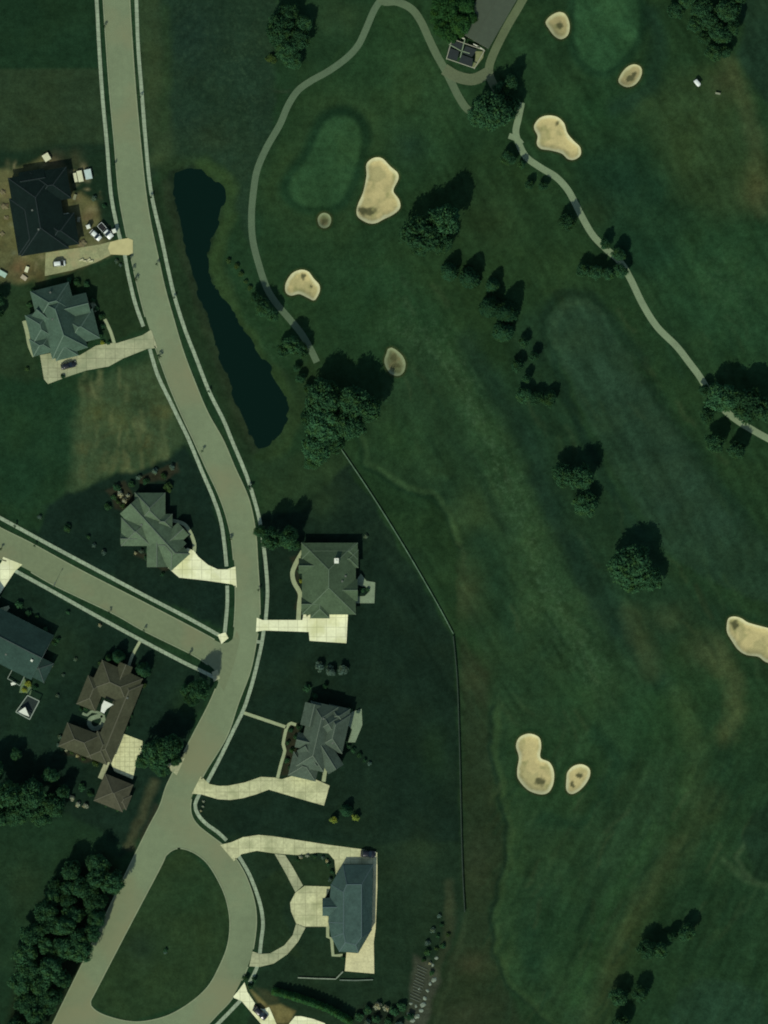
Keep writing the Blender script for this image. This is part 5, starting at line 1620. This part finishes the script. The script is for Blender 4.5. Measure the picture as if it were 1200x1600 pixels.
def golf_cart(px, py, rz, label):
    root = empty('golf_cart', (*P(px, py), hz(px, py)), rz)
    tag(root, label, 'golf cart', 'golf carts in the upper right rough')
    V, F = loft([(-1.15, [(.5, .35), (.55, .5), (.5, .72)]), (-.4, [(.55, .28), (.6, .45), (.55, .75)]), (.1, [(.55, .28), (.6, .34), (.55, .4)]), (.65, [(.55, .28), (.58, .36), (.5, .42)]), (.85, [(.52, .28), (.56, .6), (.45, .85)]), (1.2, [(.4, .32), (.44, .45), (.35, .6)])])
    MB().add(V, F).build('body', M_WHITEPAINT, root, True)
    MB().box(-.35, 0, .75, .9, .5, 1.0).box(-.62, 0, .9, 1.3, .12, 1.0).build('seat', M_WOOD, root)
    m = MB()
    for sx, sy in ((-.75, -.5), (-.75, .5), (.75, -.48), (.75, .48)):
        m.bar((sx, sy, .7), (sx * .95, sy, 1.85), .05, .05)
    m.build('roof_post', M_STEEL, root)
    V, F = loft([(-1.05, [(.5, 1.84), (.58, 1.87), (.5, 1.92)]), (-.8, [(.58, 1.84), (.64, 1.88), (.55, 1.96)]), (.8, [(.58, 1.84), (.64, 1.88), (.55, 1.96)]), (1.05, [(.5, 1.84), (.58, 1.87), (.5, 1.92)])])
    MB().add(V, F).build('roof', M_WHITEPAINT, root, True)
    for sx in (-.75, .8):
        for sy in (-.5, .5):
            lathe_wheel(root, sx, sy, .22, .18)
    return root


golf_cart(1089, 130, R(-50), 'bright white golf cart standing alone in the upper right rough')
# bench near the cart
b = empty('bench', (*P(1121.5, 146.5), hz(1121, 146)), R(-10))
tag(b, 'small pale bench in the olive rough right of the golf cart', 'bench')
MB().box(0, 0, .42, .48, 1.6, .5).build('seat', M_STONE, b)
MB().box(0, .27, .5, .92, 1.6, .06).build('backrest', M_STONE, b)
for sx in (-.7, .7):
    MB().box(sx, 0, 0, .42, .1, .42).build('leg', M_STEEL, b)


# ------------------------------------------------------------------ building site goods
def pallet(px, py, lx, ly, hgt, ang, m, label, layers=3):
    root = empty('pallet_stack', (*P(px, py), 0), R(-ang))
    tag(root, label, 'pallet stack', 'stacked goods on the building site')
    mb = MB()
    for i in (-1, 0, 1):
        mb.box(0, i * ly * .4, 0, .1, lx, .1)
    for i in range(5):
        mb.box(-lx / 2 + lx * (i + .5) / 5, 0, .1, .14, lx / 6, ly)
    mb.build('pallet', M_WOOD, root)
    mb = MB()
    for i in range(layers):
        mb.box(rnd.uniform(-.03, .03), rnd.uniform(-.03, .03), .142 + i * hgt / layers, .14 + (i + 1) * hgt / layers - .02, lx * .95, ly * .95, rnd.uniform(-.02, .02))
    mb.build('stack', m, root)


pallet(73, 246, 2.2, 2.4, 1.0, -32, M_OFFWHITE, 'cream square stack of sheets at the top edge of the building site')
pallet(118, 277.5, 1.0, 3.0, .9, -12, M_OFFWHITE, 'narrow white stack, leftmost of three right of the dark house')
pallet(125.5, 275.5, 1.7, 3.6, 1.1, -12, M_OFFWHITE, 'cream white stack, middle of three right of the dark house')
pallet(138, 272.5, 2.2, 3.2, 1.0, -12, mat('pale_blue_wrap', (170, 190, 178), .5, [(1, .1)]), 'pale bluish stack, rightmost of three right of the dark house')
pallet(4, 428, 2.8, 1.6, .8, 30, mat('pale_green_wrap', (150, 178, 156), .5, [(1, .15)]), 'pale green wrapped stack at the left edge of the building site')
pallet(42, 421, 1.1, 1.9, .6, 20, M_OFFWHITE, 'small cream stack on brown soil below the dark house')
pallet(37.5, 434, 2.0, 1.3, .5, 35, mat('pale_board', (160, 152, 124), .8, [(1, .2)]), 'tan pale stack of boards lowest on the brown soil')
pallet(117, 308, .9, 1.8, .6, 15, mat('grey_block', (118, 122, 90), .9, [(1, .2)]), 'grey block stack against the right wall of the dark house')
pallet(123, 343, .9, 1.6, .5, 8, mat('grey_block2', (120, 124, 96), .9, [(1, .2)]), 'small grey block stack near the parked white car')
for i, (x, y, r_) in enumerate(((127, 407, 10), (133, 408.5, -14), (138, 407, 24), (142, 409, 5))):
    o = MB().box(0, 0, 0, .3, 1.5, .35).box(.1, .22, .3, .5, 1.2, .3, .2).build('lumber_pile', mat('bright_lumber', (176, 178, 136), .8, [(1, .15)]))
    o.location = (*P(x, y), .13)
    o.rotation_euler = (0, 0, R(r_))
    tag(o, ['leftmost', 'second from the left', 'third from the left', 'rightmost'][i] + ' pale lumber pile on the gravel drive', 'lumber pile', 'lumber piles on the gravel drive')


def toilet(px, py, label, m):
    root = empty('site_cabin', (*P(px, py), 0), R(20))
    tag(root, label, 'cabin', 'small cabins on the building site')
    MB().box(0, 0, 0, 2.1, 1.2, 1.2, taper=.96).build('cabin', m, root)
    V, F = [(-.66, -.66, 2.1), (.66, -.66, 2.1), (.66, .66, 2.1), (-.66, .66, 2.1), (-.5, -.5, 2.32), (.5, -.5, 2.32), (.5, .5, 2.32), (-.5, .5, 2.32)], [(0, 1, 5, 4), (1, 2, 6, 5), (2, 3, 7, 6), (3, 0, 4, 7), (4, 5, 6, 7), (3, 2, 1, 0)]
    MB().add(V, F).build('roof', M_WHITE, root)
    MB().box(0, -.6, .12, 1.95, .8, .06).build('door', M_TRIM, root)


toilet(179, 361, 'tiny white box cabin beside the sidewalk at the building site', M_SILVERPAINT)
toilet(138.5, 354.5, 'tiny pale box cabin left of the two parked white vehicles', M_TRIM)
# open timber framing in the notch of the dark house
fr_ = empty('timber_frame', (*P(101, 335), 0), R(12))
tag(fr_, 'pale open timber framing in the notch of the dark house', 'timber frame')
for i in range(7):
    MB().box(-1.2 + i * .4, 0, 0, 2.6, .09, .12).build('stud', M_OFFWHITE, fr_)
MB().box(0, 0, 2.6, 2.75, 2.9, .2).build('top_plate', M_OFFWHITE, fr_)

# soil heaps and rubble on the left of the site
for i, (x, y, s) in enumerate(((5, 300, 1.0), (8, 322, 1.2), (10, 340, .8), (128, 380, 1.4), (3, 365, .9))):
    V, F = blob_crown(900 + i, 3, 4, .3)
    bm = bmesh.new()
    bmesh.ops.create_icosphere(bm, subdivisions=3, radius=1)
    for v in bm.verts:
        k = 1 + .25 * math.sin(5 * v.co.x + i) * math.cos(4 * v.co.y) + rnd.uniform(-.06, .06)
        v.co = Vector((v.co.x * k * s, v.co.y * k * s * .8, max(-.1, v.co.z * .5 * s * k)))
    me = bpy.data.meshes.new('soil_heap')
    bm.to_mesh(me)
    bm.free()
    me.materials.append(mat('soil', (104, 100, 70), .95, [(1.2, .3)], c2=(88, 80, 54)))
    o = link(bpy.data.objects.new('soil_heap', me))
    o.location = (*P(x, y), 0)
    tag(o, ['topmost small soil heap left of the dark house', 'second soil heap down left of the dark house', 'third soil heap down left of the dark house', 'pale heap at the lower right corner of the dark house', 'lowest soil heap left of the dark house'][i], 'soil heap', 'soil heaps on the building site')

# ------------------------------------------------------------------ garden structures
def frame_square(name, label, cat, pts, hgt, m, wd=.28):
    cx, cy = sum(p[0] for p in pts) / len(pts), sum(p[1] for p in pts) / len(pts)
    x0, y0 = P(cx, cy)
    root = empty(name, (x0, y0, 0))
    tag(root, label, cat)
    W = [P(*p) for p in pts]
    for i in range(len(W)):
        a, b = W[i], W[(i + 1) % len(W)]
        MB().bar((a[0] - x0, a[1] - y0, hgt + .003 * i), (b[0] - x0, b[1] - y0, hgt + .003 * i), wd, .22).build('beam', m, root)
        MB().box(a[0] - x0, a[1] - y0, 0, hgt - .11, .2, .2).build('post', m, root)
    return root


pg = frame_square('pergola', 'white framed pergola with a white sail on the dark lawn', 'pergola', Z([(175, 345), (248, 380), (188, 495), (102, 448)], 0, 1000, 4), 2.5, mat('pale_frame', (128, 142, 122), .6, [(2, .1)]))
W = [P(*p) for p in Z([(112, 450), (160, 418), (186, 478)], 0, 1000, 4)]
x0, y0 = pg.location.x, pg.location.y
MB().add([(p[0] - x0, p[1] - y0, 2.3) for p in W] + [(p[0] - x0, p[1] - y0, 2.26) for p in W], [(2, 1, 0), (3, 4, 5), (0, 1, 4, 3), (1, 2, 5, 4), (2, 0, 3, 5)]).build('shade_sail', M_WHITE, pg)
slab('decking', Z([(175, 350), (242, 382), (186, 488), (108, 448)], 0, 1000, 4), .06, mat('dark_deck', (26, 40, 34), .9, [(1, .2)]))
frame_square('deck_railing', 'pale deck railing square below the dark gabled house', 'railing', Z([(80, 180), (160, 215), (125, 285), (48, 240)], 0, 1000, 4), 1.0, mat('pale_rail_paint', (120, 134, 116), .6, [(2, .1)]), .2)
o = empty('garden_table', (*P(21, 1068), 0), .3)
tag(o, 'white garden table on the deck of the dark gabled house', 'table')
MB().box(0, 0, .7, .76, 1.5, .9, taper=.97).build('tabletop', M_WHITE, o)
for sx in (-.6, .6):
    for sy in (-.35, .35):
        MB().box(sx, sy, 0, .7, .08, .08).build('leg', M_WHITE, o)
slab('path', Z([(150, 230), (165, 270), (200, 300), (190, 345), (160, 330), (120, 330), (130, 280)], 0, 1000, 4), .08, mat('garden_path', (86, 108, 72), .9, [(1, .2)]))

# shelter with pale beams at the end of the long building
sh = frame_square('shelter', 'dark roofed shelter with white beams at the end of the long building', 'shelter', Z([(345, 248), (548, 318), (485, 430), (310, 370)], 620, 0, 4), 2.6, M_TRIM, .2)
x0, y0 = sh.location.x, sh.location.y
for q in ([(345, 255), (420, 280), (395, 318), (325, 290)], [(322, 300), (390, 325), (375, 385), (312, 365)], [(430, 290), (500, 315), (470, 360), (410, 335)], [(405, 345), (475, 370), (470, 425), (385, 395)]):
    W = [P(*p) for p in Z(q, 620, 0, 4)]
    MB().add([(p[0] - x0, p[1] - y0, 2.62) for p in W] + [(p[0] - x0, p[1] - y0, 2.56) for p in W], [(3, 2, 1, 0), (4, 5, 6, 7)] + [(i, (i + 1) % 4, 4 + (i + 1) % 4, 4 + i) for i in range(4)]).build('roof_panel', mat('dark_panel', (22, 34, 30), .7, [(1, .2)]), sh)
for a, b in (((325, 280), (400, 322)), ((425, 250), (395, 365)), ((400, 322), (455, 338))):
    (ax_, ay_), (bx_, by_) = P(*Z([a], 620, 0, 4)[0]), P(*Z([b], 620, 0, 4)[0])
    MB().bar((ax_ - x0, ay_ - y0, 2.72), (bx_ - x0, by_ - y0, 2.72), .3, .12).build('beam', M_PATIO, sh)
slab('terrace', Z([(488, 320), (545, 322), (540, 360), (490, 425), (470, 420), (490, 370)], 620, 0, 4), .3, mat('terrace_tan', (112, 120, 80), .9, [(1, .15)]))
m = MB()
for a, b in (((388, 230), (424, 246)), ((478, 276), (520, 300)), ((505, 290), (548, 318))):
    m.bar((*P(*Z([a], 620, 0, 4)[0]), 1.3), (*P(*Z([b], 620, 0, 4)[0]), 1.3), .3, .2)
    for e in (a, b):
        m.box(*P(*Z([e], 620, 0, 4)[0]), 0, 1.2, .1, .1)
rl = m.build('railing', M_WHITE)
tag(rl, 'white railing along the end wall of the long low building', 'railing')


# ------------------------------------------------------------------ street furniture
def lamp(px, py, label, arm):
    root = empty('street_lamp', (*P(px, py), 0), arm)
    tag(root, label, 'street lamp')
    MB().tube([(0, 0, 0), (0, 0, 2.5), (0, 0, 5.2)], [.1, .07, .05], 10).build('pole', M_STEEL, root)
    MB().tube([(0, 0, 5.1), (.4, 0, 5.4), (1.0, 0, 5.45)], [.04, .04, .035], 8).build('arm', M_STEEL, root)
    V, F = loft([(.9, [(.08, 5.38), (.12, 5.42), (.06, 5.5)]), (1.2, [(.14, 5.36), (.18, 5.4), (.08, 5.5)]), (1.5, [(.08, 5.38), (.12, 5.41), (.05, 5.46)])])
    MB().add(V, F).build('lamp_head', M_STEEL, root)


lamp(84, 916, 'slim grey street lamp on the lower verge of the side street', R(60))


# ------------------------------------------------------------------ camera
cd = bpy.data.cameras.new('camera')
ALT = 2000.
cd.sensor_fit = 'VERTICAL'
cd.angle = 2 * math.atan(160 / ALT)
cd.clip_start = 10
cd.clip_end = 20000
co = bpy.data.objects.new('camera', cd)
co.location = (0, 0, ALT)
co.rotation_euler = (0, 0, 0)
COL.objects.link(co)
S.camera = co
S.cycles.filter_width = 1.9
S.render.film_transparent = False
